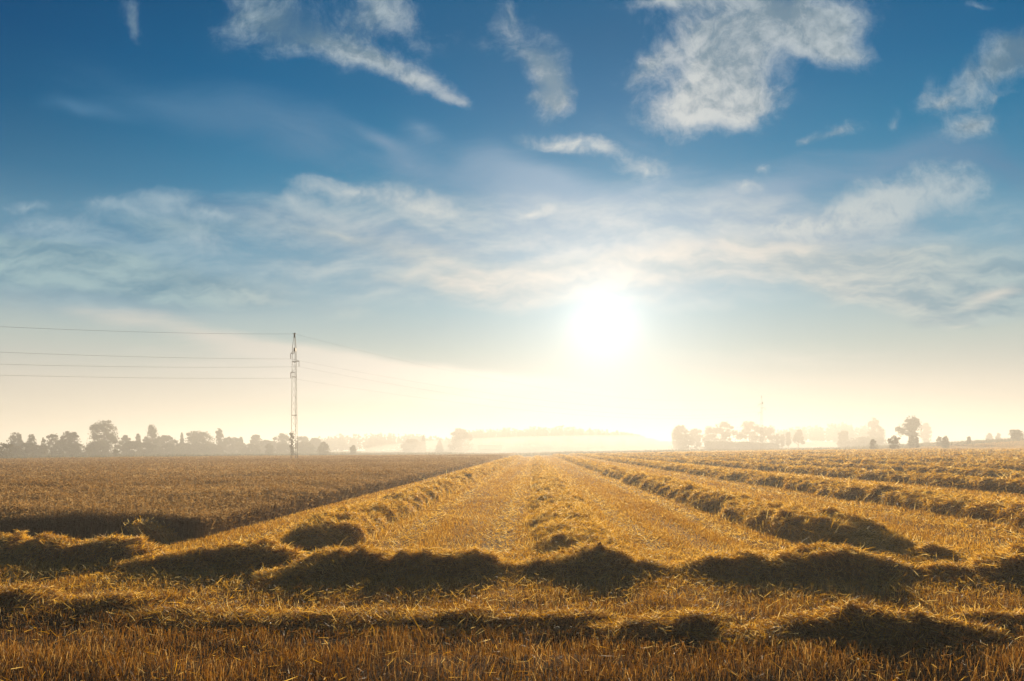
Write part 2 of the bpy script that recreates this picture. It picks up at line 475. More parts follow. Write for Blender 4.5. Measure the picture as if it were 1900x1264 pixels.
G2 = 'thin straw ridges in the near foreground'
heap('straw_ridge', [(-120, 1108, .16), (0, 1100, .2), (40, 1092, .25), (62, 1093, .23), (90, 1112, .1), (112, 1126, .03)],
     'small dark straw heap cut off by the left edge in the foreground', 'straw heap', G2, 71)
heap('straw_ridge', [(108, 1128, .05), (180, 1116, .12), (235, 1110, .15), (272, 1109, .15), (290, 1124, .04)],
     'short low straw ridge just right of the small dark heap', 'straw heap', G2, 72)
heap('straw_ridge', [(235, 1142, .05), (330, 1134, .09), (450, 1140, .07), (560, 1139, .09), (700, 1135, .1), (830, 1140, .1), (880, 1131, .14), (925, 1148, .04)],
     'long thin wavy straw ridge across the left half of the foreground', 'straw heap', G2, 73)
heap('straw_ridge', [(300, 1156, .04), (420, 1150, .07), (520, 1152, .06), (640, 1154, .06), (760, 1147, .09), (860, 1152, .07), (930, 1164, .03)],
     'thinnest straw ridge, nearer the camera than the long wavy one', 'straw heap', G2, 74)
heap('straw_ridge', [(895, 1152, .05), (1000, 1147, .1), (1080, 1140, .12), (1140, 1149, .04)],
     'short low straw ridge in front of the mound at the middle swath', 'straw heap', G2, 75)
heap('straw_ridge', [(1105, 1168, .05), (1200, 1152, .13), (1290, 1136, .19), (1330, 1140, .15), (1375, 1154, .04)],
     'medium straw heap left of the biggest foreground heap', 'straw heap', G2, 76)
heap('straw_ridge', [(1410, 1168, .05), (1500, 1142, .19), (1580, 1127, .28), (1650, 1129, .27), (1700, 1137, .23), (1750, 1150, .15), (1800, 1166, .07), (1870, 1184, .03)],
     'biggest shaded straw heap of the near foreground on the right', 'straw heap', G2, 77)
heap('straw_ridge', [(1775, 1150, .05), (1830, 1146, .1), (1900, 1150, .11), (2050, 1150, .1)],
     'low straw ridge touching the right edge of the foreground', 'straw heap', G2, 78)
heap('straw_ridge', [(1290, 1186, .03), (1380, 1172, .09), (1440, 1174, .09), (1500, 1190, .03)],
     'small straw heap nearest the camera, in front of the medium heap', 'straw heap', G2, 79)
heap('straw_tuft', [(1700, 1030, .05), (1722, 1017, .2), (1745, 1026, .1), (1768, 1040, .03)],
     'small lone tuft of straw behind the right swath lengths', 'straw tuft', 'loose straw tufts', 80, wk=.8, dens=3500)

# ------------------------------------------------------------------ stubble
def build_stubble():
    sp = Soup(); rng = np.random.default_rng(5)
    dens = lambda d: min(2900.0, 17000.0 / d) if d < 22 else 680.0 * (22.0 / d) ** 1.85
    P = wedge_points(dens, 4.6, 230, rng, tl=-.80, tr=.80)
    x, y = P.T
    keep = ~in_crop(x, y) & ~swath_mask(x, y)
    # nothing of the mown field lies left of the oats' edge beyond the crop
    keep &= ~((x < crop_edge_x(y) - .3) & (y > 14.3))
    # thinner in wheel tracks and between drill rows
    o = x - ROWT * y
    tr = fbm(o / .55, y / 14, 31, 3)
    head = y < 12.2
    pat = fbm(x / .9, y / .45, 32, 3)
    drop = np.where(head, ss(pat, .62, .42) * .6, ss(tr, .6, .4) * .35)
    keep &= rng.random(len(x)) > np.where(y < 7.6, 1 - (1 - drop) * .6, drop)
    x, y, tr, head, pat = x[keep], y[keep], tr[keep], head[keep], pat[keep]
    n = len(x)
    d = np.hypot(x, y); k = lod(d)
    z = ground_z(x, y)
    ph = np.abs(((x - ROWT * y - .78 + 2.575) % 5.15) - 2.575)
    track = np.exp(-((ph - 1.5) / .3) ** 2) * (y > 12.5)
    Pn = np.stack([x, y, z - .01], 1)
    hh = np.where(head, (.045 + .085 * fbm(x / .6, y / .6, 33, 2)) * np.where(y < 7.6, 1.3, 1.0), (.034 + .06 * tr) * (1 - .6 * track))
    L = hh * rng.uniform(.6, 1.35, n)
    W = .0020 * rng.uniform(.7, 1.5, n) * k
    D = updirs(n, .26, rng)
    isdark = rng.random(n) < 1 - ss(y, 6.8, 10.2) * .8 - .2 * ss(y, 10, 13)  # darkened stalks take over towards the camera, a painted vignette
    stalks(sp, Pn[~isdark], D[~isdark], L[~isdark], W[~isdark], mat=0, rng=rng)
    stalks(sp, Pn[isdark], D[isdark], L[isdark], W[isdark] * .85, mat=2, rng=rng)
    # loose straws and leaf shreds lying on and in the stubble
    dens2 = lambda d: min(900.0, 6000.0 / d) if d < 22 else 260.0 * (22.0 / d) ** 1.85
    P = wedge_points(dens2, 4.6, 160, rng)
    x, y = P.T
    o = x - ROWT * y
    keep = ~in_crop(x, y) & ~((x < crop_edge_x(y) - .3) & (y > 14.3))
    # combine leaves chaff in bands along the rows, midway between swaths
    ph = np.abs(((o - .78 + 2.575) % 5.15) - 2.575)
    band = np.where(y < 7.6, .4, .9) * np.where(y > 12.5, .16 + .95 * np.exp(-((ph - 1.5) / .38) ** 2), 1.0)
    keep &= rng.random(len(x)) < band * (.4 + 1.0 * fbm(x / .5, y / .5, 36, 3))
    x, y = x[keep], y[keep]; n = len(x)
    d = np.hypot(x, y); k = lod(d)
    z = ground_z(x, y) + rng.uniform(.005, np.where(y < 12.2, .12, .04), n)
    az = rng.uniform(0, 2 * math.pi, n); el = rng.normal(size=n) * .45 + .15
    D = np.stack([np.cos(az) * np.cos(el), np.sin(az) * np.cos(el), np.sin(el)], 1)
    L = rng.uniform(.03, .13, n) * np.minimum(1 + .15 * (k - 1), 1.6)
    W = .0021 * rng.uniform(.6, 1.6, n) * k
    isdark = rng.random(n) < .8 - .55 * ss(y, 6.8, 9.5) - .25 * ss(y, 10, 12)  # loose straws painted dimmer near the camera as well
    W = np.where(y < 12, W * .72, W)
    P3 = np.stack([x, y, z], 1)
    blades(sp, P3[~isdark], D[~isdark], L[~isdark], W[~isdark], bend=.10, mat=1, rng=rng)
    blades(sp, P3[isdark], D[isdark], L[isdark], W[isdark], bend=.10, mat=2, rng=rng)
    return sp.build('stubble', [M_stub, M_straw, M_stubdark], kind='stuff', label='cut straw stubble covering the mown field', category='stubble')
build_stubble()

# ------------------------------------------------------------------ standing oats
def build_oats():
    sp = Soup(); rng = np.random.default_rng(6)
    HT = .66
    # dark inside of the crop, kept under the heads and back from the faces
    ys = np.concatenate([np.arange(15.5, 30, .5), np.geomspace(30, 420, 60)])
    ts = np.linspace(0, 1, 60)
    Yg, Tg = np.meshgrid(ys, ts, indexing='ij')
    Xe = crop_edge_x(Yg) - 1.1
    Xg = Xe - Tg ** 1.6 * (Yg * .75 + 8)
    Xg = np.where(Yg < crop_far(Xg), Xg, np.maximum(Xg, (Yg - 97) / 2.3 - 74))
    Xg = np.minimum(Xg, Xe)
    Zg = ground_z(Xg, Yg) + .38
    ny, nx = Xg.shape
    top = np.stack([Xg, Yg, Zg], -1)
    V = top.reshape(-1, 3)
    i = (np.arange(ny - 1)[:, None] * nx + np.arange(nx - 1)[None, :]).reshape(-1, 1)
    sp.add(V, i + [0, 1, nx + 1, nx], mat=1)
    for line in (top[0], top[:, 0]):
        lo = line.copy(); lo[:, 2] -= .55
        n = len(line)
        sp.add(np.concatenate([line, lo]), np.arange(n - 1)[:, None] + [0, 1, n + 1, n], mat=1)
    dens = lambda d: 480.0 if d < 20 else 480.0 * (20.0 / d) ** 1.6
    P = wedge_points(dens, 14.0, 330, rng, tl=-.82, tr=.02)
    # extra along the two visible faces
    ye = 14.3 + rng.exponential(22, 26000); ye = ye[ye < 160]
    ye = ye[rng.random(len(ye)) < np.minimum(.7, 24 / ye)]
    E = np.stack([crop_edge_x(ye) - np.abs(rng.normal(size=len(ye))) * .25, ye], 1)
    xf = rng.uniform(-13.5, -6.3, 2200)
    F = np.stack([xf, 14.3 + .25 * np.sin(xf * 1.3) + np.abs(rng.normal(size=len(xf))) * .25], 1)
    P = np.concatenate([P, E, F])
    x, y = P.T
    k0 = in_crop(x, y); x, y = x[k0], y[k0]; n = len(x)
    d = np.hypot(x, y); k = lod(d)
    z = ground_z(x, y)
    h = HT * (.70 + .3 * fbm(x / 1.4, y / 1.4, 51, 3) + .24 * fbm(x / 6, y / 4, 52, 3)) * rng.uniform(.72, 1.16, n)
    h = h * (.74 + .26 * ss(np.minimum(y - 14.0, crop_edge_x(y) - x), .05, 1.3))
    lean = np.stack([.10 + rng.normal(size=n) * .13, rng.normal(size=n) * .13, np.ones(n)], 1)
    D = unit(lean)
    stalks(sp, np.stack([x, y, z], 1), D, h, .0028 * k * rng.uniform(.7, 1.3, n), mat=0, rng=rng, tip=.6)
    tip = np.stack([x, y, z], 1) + D * h[:, None]
    # drooping oat heads: a few hanging spikelets on each stalk
    for j in range(3):
        a = rng.uniform(0, 2 * math.pi, n)
        Dh = unit(np.stack([np.cos(a), np.sin(a), rng.uniform(-.7, .9, n)], 1))
        base = tip - D * (rng.uniform(0, .14, n))[:, None]
        blades(sp, base, Dh, rng.uniform(.04, .09, n) * np.minimum(1 + .12 * (k - 1), 1.6), .0032 * k * rng.uniform(.7, 1.4, n), bend=.3, mat=0, rng=rng)
    # dry leaves on the stalks
    s = rng.random(n) < .7
    a = rng.uniform(0, 2 * math.pi, s.sum())
    Dl = unit(np.stack([np.cos(a), np.sin(a), rng.uniform(-.4, 1.2, s.sum())], 1))
    base = np.stack([x, y, z], 1)[s] + D[s] * (h[s] * rng.uniform(.15, .75, s.sum()))[:, None]
    blades(sp, base, Dl, rng.uniform(.08, .2, s.sum()), .003 * k[s], bend=.3, tip=.1, mat=0, rng=rng)
    return sp.build('standing_oats', [M_oat, M_oatcore], kind='stuff', label='uncut brown oat crop standing left of the mown rows', category='crop')
build_oats()

# a bent sheaf of oats leaning out of the crop corner
def build_sheaf():
    sp = Soup(); rng = np.random.default_rng(9)
    bx, by = from_photo(322, 1008, 0.0)
    n = 1500
    a = rng.uniform(0, 1, n)
    base = np.stack([bx - .55 * a + rng.normal(size=n) * .05, by + rng.normal(size=n) * .12, np.zeros(n)], 1)
    base[:, 2] = ground_z(base[:, 0], base[:, 1])
    D = unit(np.stack([-.55 + rng.normal(size=n) * .16, rng.normal(size=n) * .16, .85 + rng.normal(size=n) * .08], 1))
    L = rng.uniform(.25, .55, n) * (.5 + .5 * a)
    blades(sp, base, D, L, .005 * rng.uniform(.7, 1.4, n), bend=.1, mat=0, rng=rng)
    tip = base + D * L[:, None]
    Dh = unit(rng.normal(size=(n, 3)))
    blades(sp, tip, Dh, rng.uniform(.04, .1, n), .006 * rng.uniform(.7, 1.4, n), mat=0, rng=rng)
    sp.build('oat_sheaf', [M_straw], label='bent sheaf of oats leaning at the near corner of the standing crop', category='sheaf')
build_sheaf()

# ------------------------------------------------------------------ meadow beyond the oats
def build_meadow():
    sp = Soup(); rng = np.random.default_rng(12)
    n = 90000
    dd = rng.uniform(80, 330, n); tt = rng.uniform(-.82, .78, n)
    x = tt * dd; y = dd
    keep = (y > crop_far(x) + 1) & (x < crop_edge_x(y) - 2)
    right = (y > 222) & (x > 0)
    keep |= right
    # mown pale track through the meadow
    x, y = x[keep], y[keep]; n = len(x)
    g = fbm(x / 26, y / 9, 61, 3)
    z = ground_z(x, y)
    h = .25 + .5 * ss(g, .45, .75)
    stalks(sp, np.stack([x, y, z], 1), updirs(n, .35, rng), h * rng.uniform(.6, 1.4, n), .06 * rng.uniform(.6, 1.5, n) * y / 150, mat=0, rng=rng, tip=.3)
    sp.build('meadow_grass', [M_grass], kind='stuff', label='rough green meadow grass beyond the oats', category='grass')
build_meadow()

# ------------------------------------------------------------------ trees
def tube(sp, pts, radii, mat=0, seg=6):
    pts = np.asarray(pts, float); V = []
    for i, p in enumerate(pts):
        a = pts[min(i + 1, len(pts) - 1)] - pts[max(i - 1, 0)]
        a = a / max(np.linalg.norm(a), 1e-9)
        r = np.array([1, 0, 0]) if abs(a[0]) < .8 else np.array([0, 1, 0])
        s1 = np.cross(a, r); s1 /= np.linalg.norm(s1); s2 = np.cross(a, s1)
        for j in range(seg):
            t = 2 * math.pi * j / seg
            V.append(p + radii[i] * (math.cos(t) * s1 + math.sin(t) * s2))
    Q = []
    for i in range(len(pts) - 1):
        for j in range(seg):
            Q.append([i * seg + j, i * seg + (j + 1) % seg, (i + 1) * seg + (j + 1) % seg, (i + 1) * seg + j])
    c0 = len(V); V.append(pts[0]); V.append(pts[-1])
    T = [[c0, (j + 1) % seg, j] for j in range(seg)] + [[c0 + 1, (len(pts) - 1) * seg + j, (len(pts) - 1) * seg + (j + 1) % seg] for j in range(seg)]
    sp.add(V, Q, T, mat=mat, smooth=True)

def cards(sp, P, size, rng, mat=0):
    """leaf clumps: small bent diamond faces"""
    n = len(P)
    a = unit(rng.normal(size=(n, 3))); r = unit(rng.normal(size=(n, 3)))
    b = unit(np.cross(a, r))
    s = (size * rng.uniform(.55, 1.4, n))[:, None]
    nrm = np.cross(a, b)
    V = np.stack([P - a * s, P + b * s * .6 + nrm * s * .2, P + a * s, P - b * s * .6 + nrm * s * .2], 1).reshape(-1, 3)
    sp.add(V, np.arange(n)[:, None] * 4 + [0, 1, 2, 3], mat=mat)

def crown_points(kind, h, w, rng, n):
    """points of the foliage; local z from 0 (ground) to h"""
    P = []
    if kind == 'spruce':
        z = h * (1 - rng.random(n) ** .55 * .93)
        tier = .75 + .25 * np.sin(z / h * 40)
        r = w / 2 * (1 - z / h) ** .85 * tier * np.sqrt(rng.uniform(.15, 1, n)) + .1
        a = rng.uniform(0, 2 * math.pi, n)
        return np.stack([r * np.cos(a), r * np.sin(a), z - .25 * r * .4], 1)
    lo = {'shrub': .02, 'round': .1, 'dome': .02, 'tall': .05, 'airy': .16, 'umbrella': .32, 'column': .05}[kind]
    nl = {'shrub': 12, 'round': 26, 'dome': 44, 'tall': 30, 'airy': 16, 'umbrella': 20, 'column': 14}[kind]
    per = n // nl
    for i in range(nl):
        f = (i + .5) / nl
        zz = lo + (1 - lo) * np.clip(.08 + .86 * f + rng.normal() * .07, .03, .97)
        e = max(0.0, 1 - ((zz - (lo + 1) / 2) / ((1 - lo) / 2)) ** 2) ** .5
        if kind == 'dome': e = (1 - ((zz - .05) / 1.0) ** 2.6) ** .6 if zz < 1 else .2
        if kind == 'tall': e = e * (1.15 - .65 * zz)
        if kind == 'umbrella': e = (1 - ((zz - .42) / .62) ** 2) ** .6 if zz > .42 else 1.0 - (.42 - zz) * 2.2
        if kind == 'column': e = .7 + .3 * e
        a = rng.uniform(0, 2 * math.pi); q = rng.random() ** .4 * rng.uniform(.5, 1.0)
        c = np.array([math.cos(a) * q * e * w / 2, math.sin(a) * q * e * w / 2, zz * h])
        rr = np.array([w * .5 * rng.uniform(.12, .36) * (.45 + .55 * e), 0, 0])[0]
        rz = rr * rng.uniform(.6, .95)
        c[2] = min(c[2], h - rz * .9)
        v = unit(rng.normal(size=(per, 3))) * (rng.random(per) ** .4)[:, None]
        v *= (1 + .35 * (rng.random((per, 1)) - .5))
        P.append(c + v * [rr, rr, max(rz, .15)])
    # looser filling between the lobes, with an uneven skin
    nf = n // (3 if kind in ('dome', 'shrub') else 7)
    q = rng.random(nf); zz = lo + (1 - lo) * (.04 + .92 * q)
    e = np.sqrt(np.maximum(.02, 1 - ((zz - (lo + 1) / 2) / ((1 - lo) / 2)) ** 2))
    if kind == 'dome' or kind == 'shrub': e = np.maximum(.1, 1 - np.clip(zz, 0, 1) ** 3) ** .6
    if kind == 'tall': e = e * (1.15 - .65 * zz)
    if kind == 'umbrella': e = np.where(zz > .42, np.maximum(.02, 1 - ((zz - .42) / .62) ** 2) ** .6, np.maximum(.2, 1 - (.42 - zz) * 2.2))
    a = rng.uniform(0, 2 * math.pi, nf)
    skin = .5 + .75 * fbm(a * 1.8 + 3 * rng.random(), zz * 6, int(rng.integers(1, 999)), 3)
    r = np.sqrt(rng.random(nf)) * e * skin * w / 2 * .95
    P.append(np.stack([r * np.cos(a), r * np.sin(a), zz * h * (.93 + .14 * rng.random(nf))], 1))
    P = np.concatenate(P)
    m = rng.normal(size=(6, 3))        # gaps
    g = np.sin(P @ (m[0] * 2.2 / max(w, 1) * 4) + m[1, 0] * 6) * np.sin(P @ (m[2] * 2.2 / max(w, 1) * 4) + m[3, 0] * 6)
    thr = {'airy': .1, 'umbrella': .4, 'round': .45}.get(kind, .7)
    P = P[(g < thr) | (rng.random(len(P)) < .25)]
    P[:, 2] = np.clip(P[:, 2], .1, None)
    return P

def make_tree(name, kind, px, ytop, wpx, D, label, cat, group, leaf, seed, n=None, low=None):
    rng = np.random.default_rng(seed)
    if kind == 'shrub' and px < 620: ytop = ytop + rng.uniform(-4.5, 4.5)
    x = (px - CX) / FPX * D; y = D
    gz = float(ground_z(x, y))
    ztop = EYE - (ytop - HY) / FPX * D
    h = max(ztop - gz, .5) if low is None else low
    w = wpx / FPX * D * (1.12 if kind != 'shrub' else 1.25)
    root = bpy.data.objects.new(name, None); COL.objects.link(root)
    root.location = (x, y, gz - .05)
    root['label'] = label; root['category'] = cat
    if group: root['group'] = group
    sp = Soup()
    th = {'shrub': .5, 'spruce': .95, 'dome': .75}.get(kind, .72) * h
    r0 = max(.06, .022 * h + .01 * w)
    lean = rng.normal(size=2) * .03 * h
    tp = [np.array([lean[0] * f ** 2, lean[1] * f ** 2, th * f]) for f in np.linspace(0, 1, 6)]
    tube(sp, tp, [r0 * (1.25 if f == 0 else 1) * (1 - .8 * f) for f in np.linspace(0, 1, 6)])
    if kind != 'spruce':
        for b in range(7 if kind != 'shrub' else 5):
            f = rng.uniform(.3, .9) if kind != 'shrub' else rng.uniform(.05, .5)
            p0 = np.array([lean[0] * f ** 2, lean[1] * f ** 2, th * f])
            a = rng.uniform(0, 2 * math.pi)
            q = w * rng.uniform(.22, .4)
            e = p0 + np.array([math.cos(a) * q, math.sin(a) * q, min(h * .92 - p0[2], h * rng.uniform(.1, .28))])
            mid = (p0 + e) / 2 + np.array([0, 0, -.04 * h])
            rb = r0 * (1 - .8 * f) * .6
            tube(sp, [p0, mid, e], [rb, rb * .7, rb * .25], seg=5)
    sp.build('trunk', [M_bark], parent=root)
    n = n or int(np.clip(320 * (w * h) ** .75, 400, 5000))
    P = crown_points(kind, h, w, rng, n)
    P[:, :2] += P[:, 2:3] / h * rng.normal(size=2) * .05 * w
    sc = Soup()
    size = max(.10, .0011 * D) * (1.0 if kind != 'shrub' else .8)
    cards(sc, P, size, rng)
    sc.build('crown', [leaf], parent=root)
    return root

TL = 'trees along the far left side of the meadow'
seed = 200
for px, yt, w, D, kind, leaf, lab in [
    (31, 803, 27, 205, 'round', M_leaf, 'small round see-through tree, leftmost of the left tree line'),
    (59, 806, 17, 210, 'round', M_leaf, 'narrow oval tree second from the left edge in the left tree line'),
    (81, 813, 12, 215, 'tall', M_leafy, 'small thin tree between the narrow oval tree and the twiggy one'),
    (98, 804, 24, 215, 'airy', M_leaf, 'twiggy tree with a ragged top left of the two-humped tree'),
    (133, 801, 38, 205, 'round', M_leaf, 'two-humped bushy tree just left of the biggest dome-shaped tree'),
    (193, 780, 58, 215, 'dome', M_leaf, 'biggest dark dome-shaped tree of the left tree line'),
    (233, 808, 26, 230, 'tall', M_leaf, 'low bushy tree touching the right foot of the biggest dome tree'),
    (257, 805, 14, 250, 'tall', M_leaf, 'slim pointed tree between the biggest dome tree and the tall spired one'),
    (284, 788, 34, 250, 'tall', M_leaf, 'tall tree with a narrow raised top halfway along the left tree line'),
    (310, 808, 32, 262, 'round', M_leaf, 'wide low tree to the right of the tree with a raised top'),
    (338, 802, 12, 275, 'spruce', M_needle, 'small spruce with a pointed top in the left tree line'),
    (371, 800, 44, 280, 'dome', M_leaf, 'broad hazy tree with a flat rounded top, right of the small spruce'),
    (408, 796, 24, 285, 'tall', M_leaf, 'upright hazy tree next to the broad flat-topped one'),
    (430, 811, 28, 300, 'round', M_leaf, 'low hazy tree sloping down from the upright one'),
    (448, 811, 14, 300, 'tall', M_leaf, 'little hazy tree left of the lone rounded one near the pylon'),
    (475, 807, 18, 320, 'round', M_leaf, 'rounded hazy tree standing apart left of the pylon'),
    (497, 817, 24, 330, 'dome', M_leaf, 'lowest hazy tree between the rounded tree and the pylon'),
    (525, 805, 26, 330, 'round', M_leaf, 'hazy round tree immediately left of the pylon'),
    (542, 800, 9, 180, 'column', M_leaf, 'narrow column-shaped tree right behind the pylon foot'),
    (562, 810, 22, 340, 'round', M_leaf, 'hazy round tree immediately right of the pylon'),
    (583, 813, 26, 350, 'dome', M_leaf, 'faded bushy tree where the far wood begins right of the pylon'),
]:
    seed += 1
    make_tree('spruce_tree' if kind == 'spruce' else 'broadleaf_tree', kind, px, yt, w * (1.3 if px > 220 and px != 542 and kind not in ('spruce', 'tall') else 1), D, lab, 'tree', TL, leaf, seed)
for px, yt, w, D, leaf, lab in [
    (4, 823, 34, 140, M_leafy, 'reddish brown bush cut off by the left edge'),
    (22, 821, 30, 165, M_leaf, 'dark bush below the leftmost round tree'),
    (45, 822, 34, 175, M_leaf, 'dark wide bush below the narrow oval tree'),
    (78, 825, 18, 180, M_leafy, 'small upright bush below the small thin tree'),
    (66, 824, 22, 178, M_leafy, 'bush between the dark wide one and the small upright one'),
    (110, 822, 36, 195, M_leaf, 'bush below the twiggy tree'),
    (150, 823, 40, 195, M_leaf, 'bush below the two-humped tree'),
    (215, 829, 10, 175, M_leaf, 'small dark bush in front of the right side of the biggest dome tree'),
    (245, 823, 34, 215, M_leaf, 'bush below the slim pointed tree'),
    (272, 820, 30, 225, M_leaf, 'bush below the tall tree with a raised top'),
    (340, 822, 40, 255, M_leaf, 'wide hazy bush below the small spruce'),
    (182, 822, 44, 205, M_leaf, 'bush below the left side of the biggest dome tree'),
    (308, 821, 44, 240, M_leaf, 'hazy bush below the wide low tree left of the small spruce'),
    (368, 822, 40, 262, M_leaf, 'hazy bush below the broad flat-topped tree'),
    (432, 822, 44, 350, M_leaf, 'hazy bush below the low tree sloping down from the upright one'),
    (465, 824, 34, 285, M_leaf, 'hazy bush below the rounded tree standing apart'),
    (528, 824, 36, 290, M_leaf, 'hazy bush just left of the pylon, below a round tree'),
    (568, 824, 34, 300, M_leaf, 'hazy bush just right of the pylon, below a round tree'),
    (395, 822, 46, 265, M_leaf, 'wide hazy bush below the upright hazy tree'),
    (500, 826, 16, 250, M_leafy, 'little pale bush left of the pylon foot'),
    (600, 824, 22, 250, M_leafy, 'low spreading bush right of the pylon, left of the tiny round one'),
    (655, 826, 11, 260, M_leafy, 'tiny round bush alone at the edge of the field right of the pylon'),
]:
    seed += 1
    make_tree('bush', 'shrub', px, yt, w, D, lab, 'bush', 'bushes along the meadow on the left', leaf, seed)
for px, yt, w, D, kind, leaf, lab in [
    (765, 815, 40, 430, 'dome', M_leaf, 'faded bushy tree left of the big faded dome tree before the far wood'),
    (815, 816, 18, 430, 'spruce', M_needle, 'faded pointed spruce beside the big faded dome tree'),
    (785, 808, 14, 440, 'spruce', M_needle, 'faded spruce rising behind the bushy tree before the far wood'),
    (856, 795, 46, 430, 'dome', M_leaf, 'big faded dome tree standing in front of the middle far wood'),
]:
    seed += 1
    make_tree('spruce_tree' if kind == 'spruce' else 'broadleaf_tree', kind, px, yt, w, D, lab, 'tree', 'faded trees in the middle distance', leaf, seed)
TR = 'misty trees on the right below the sun'
for px, yt, w, D, kind, leaf, lab in [
    (1262, 790, 44, 390, 'dome', M_leaf, 'leftmost rounded misty tree of the clump right of the sun'),
    (1292, 795, 32, 403, 'round', M_leaf, 'low misty tree between the leftmost rounded one and the wide one'),
    (1316, 791, 24, 403, 'round', M_leaf, 'misty tree touching the left side of the wide misty tree'),
    (1340, 783, 46, 396, 'round', M_leaf, 'wide misty tree in the middle of the clump right of the sun'),
    (1391, 782, 46, 409, 'round', M_leaf, 'tall misty tree with a visible trunk at the far mast'),
    (1416, 790, 20, 416, 'airy', M_leaf, 'thin misty tree at the foot of the far mast'),
    (1432, 790, 18, 416, 'airy', M_leaf, 'thin misty tree just right of the far mast'),
    (1443, 806, 9, 390, 'airy', M_leaf, 'first tiny misty tree right of the thin trees'),
    (1452, 806, 9, 390, 'airy', M_leaf, 'second tiny misty tree right of the thin trees'),
    (1463, 802, 10, 390, 'airy', M_leaf, 'slim small misty tree left of the flat-topped one'),
    (1481, 798, 22, 383, 'umbrella', M_leaf, 'small flat-topped misty tree with a bare trunk, right end of the clump'),
    (1565, 800, 22, 390, 'dome', M_leaf, 'round misty bush-like tree left of the two tall misty trees'),
    (1600, 811, 60, 390, 'shrub', M_leaf, 'long low misty thicket between the round misty tree and the tall one'),
    (1624, 775, 34, 429, 'tall', M_leaf, 'tall very faded tree left of the spreading tree on the hill'),
    (1687, 773, 44, 255, 'umbrella', M_leaf, 'tall spreading tree rising out of the mist on the right hill'),
    (1719, 785, 22, 494, 'round', M_leaf, 'very faded tree behind the spreading tree'),
    (1836, 804, 12, 416, 'round', M_leaf, 'faint small tree left of the round tree at the right edge'),
    (1852, 804, 9, 422, 'round', M_leaf, 'faintest small tree nearest the round tree at the right edge'),
    (1887, 797, 26, 235, 'round', M_leafy, 'small round tree on the crest at the right edge'),
]:
    seed += 1
    make_tree('broadleaf_tree', kind, px, yt, w, D, lab, 'tree', TR, leaf, seed)
for px, yt, w, D, leaf, lab in [
    (1330, 819, 56, 350, M_leaf, 'left part of the hedge below the misty clump'),
    (1380, 820, 56, 350, M_leaf, 'middle part of the hedge below the misty clump'),
    (1425, 822, 44, 350, M_leaf, 'right part of the hedge below the misty clump'),
    (1620, 815, 14, 185, M_leafy, 'small dark bush left of the leafy dark bush on the slope'),
    (1658, 808, 21, 170, M_leafy, 'leafy dark bush on the slope in front of the spreading tree'),
    (1690, 808, 14, 215, M_leaf, 'dark bush directly below the spreading tree'),
    (1700, 809, 10, 215, M_leaf, 'smaller dark bush right under the spreading tree'),
    (1742, 810, 8, 235, M_leaf, 'tiny bush beside the dark oval bush on the hill'),
    (1754, 809, 14, 205, M_leaf, 'dark oval bush standing on the right hill'),
    (1798, 810, 7, 235, M_leaf, 'tiny dark bush on the crest between oval bush and right edge tree'),
]:
    seed += 1
    make_tree('bush', 'shrub', px, yt, w, D, lab, 'bush', 'bushes on the right slope', leaf, seed)

def far_wood(name, label, px0, px1, D, ytop, count, seed, wide=9, depth=60, mix=.6):
    rng = np.random.default_rng(seed); sc = Soup()
    for i in range(count):
        px = rng.uniform(px0, px1); d = D + rng.uniform(-depth, depth) * .5
        x = (px - CX) / FPX * d; gz = float(ground_z(x, d))
        zt = EYE + (HY - np.interp(px, [p for p, _ in ytop], [q for _, q in ytop])) / FPX * d
        h = max(4, (zt - gz) * rng.uniform(.72, 1.04)); w = wide * rng.uniform(.5, 1.0)
        kind = 'spruce' if rng.random() < mix else 'round'
        if kind == 'round': w *= 1.3
        P = crown_points(kind, h, w, rng, 150) + [x, d, gz]
        cards(sc, P, .0016 * d, rng, mat=0 if kind == 'spruce' else 1)
    sc.build(name, [M_needle, M_leaf], kind='stuff', label=label, category='wood')
far_wood('far_wood', 'pale far wood with a jagged top right of the pylon', 585, 840, 560, [(585, 812), (630, 806), (700, 803), (760, 804), (800, 808), (840, 812)], 120, 401)
far_wood('far_wood', 'faint wooded hill under the sun above the mist', 860, 1240, 540, [(860, 800), (900, 796), (960, 794), (1040, 791), (1100, 794), (1150, 799), (1190, 808), (1240, 824)], 340, 402, wide=9, depth=90)
far_wood('far_wood', 'faintest wooded rise behind the misty trees on the right', 1440, 1640, 570, [(1440, 797), (1500, 790), (1560, 784), (1610, 787), (1640, 795)], 110, 403, wide=8, depth=80)

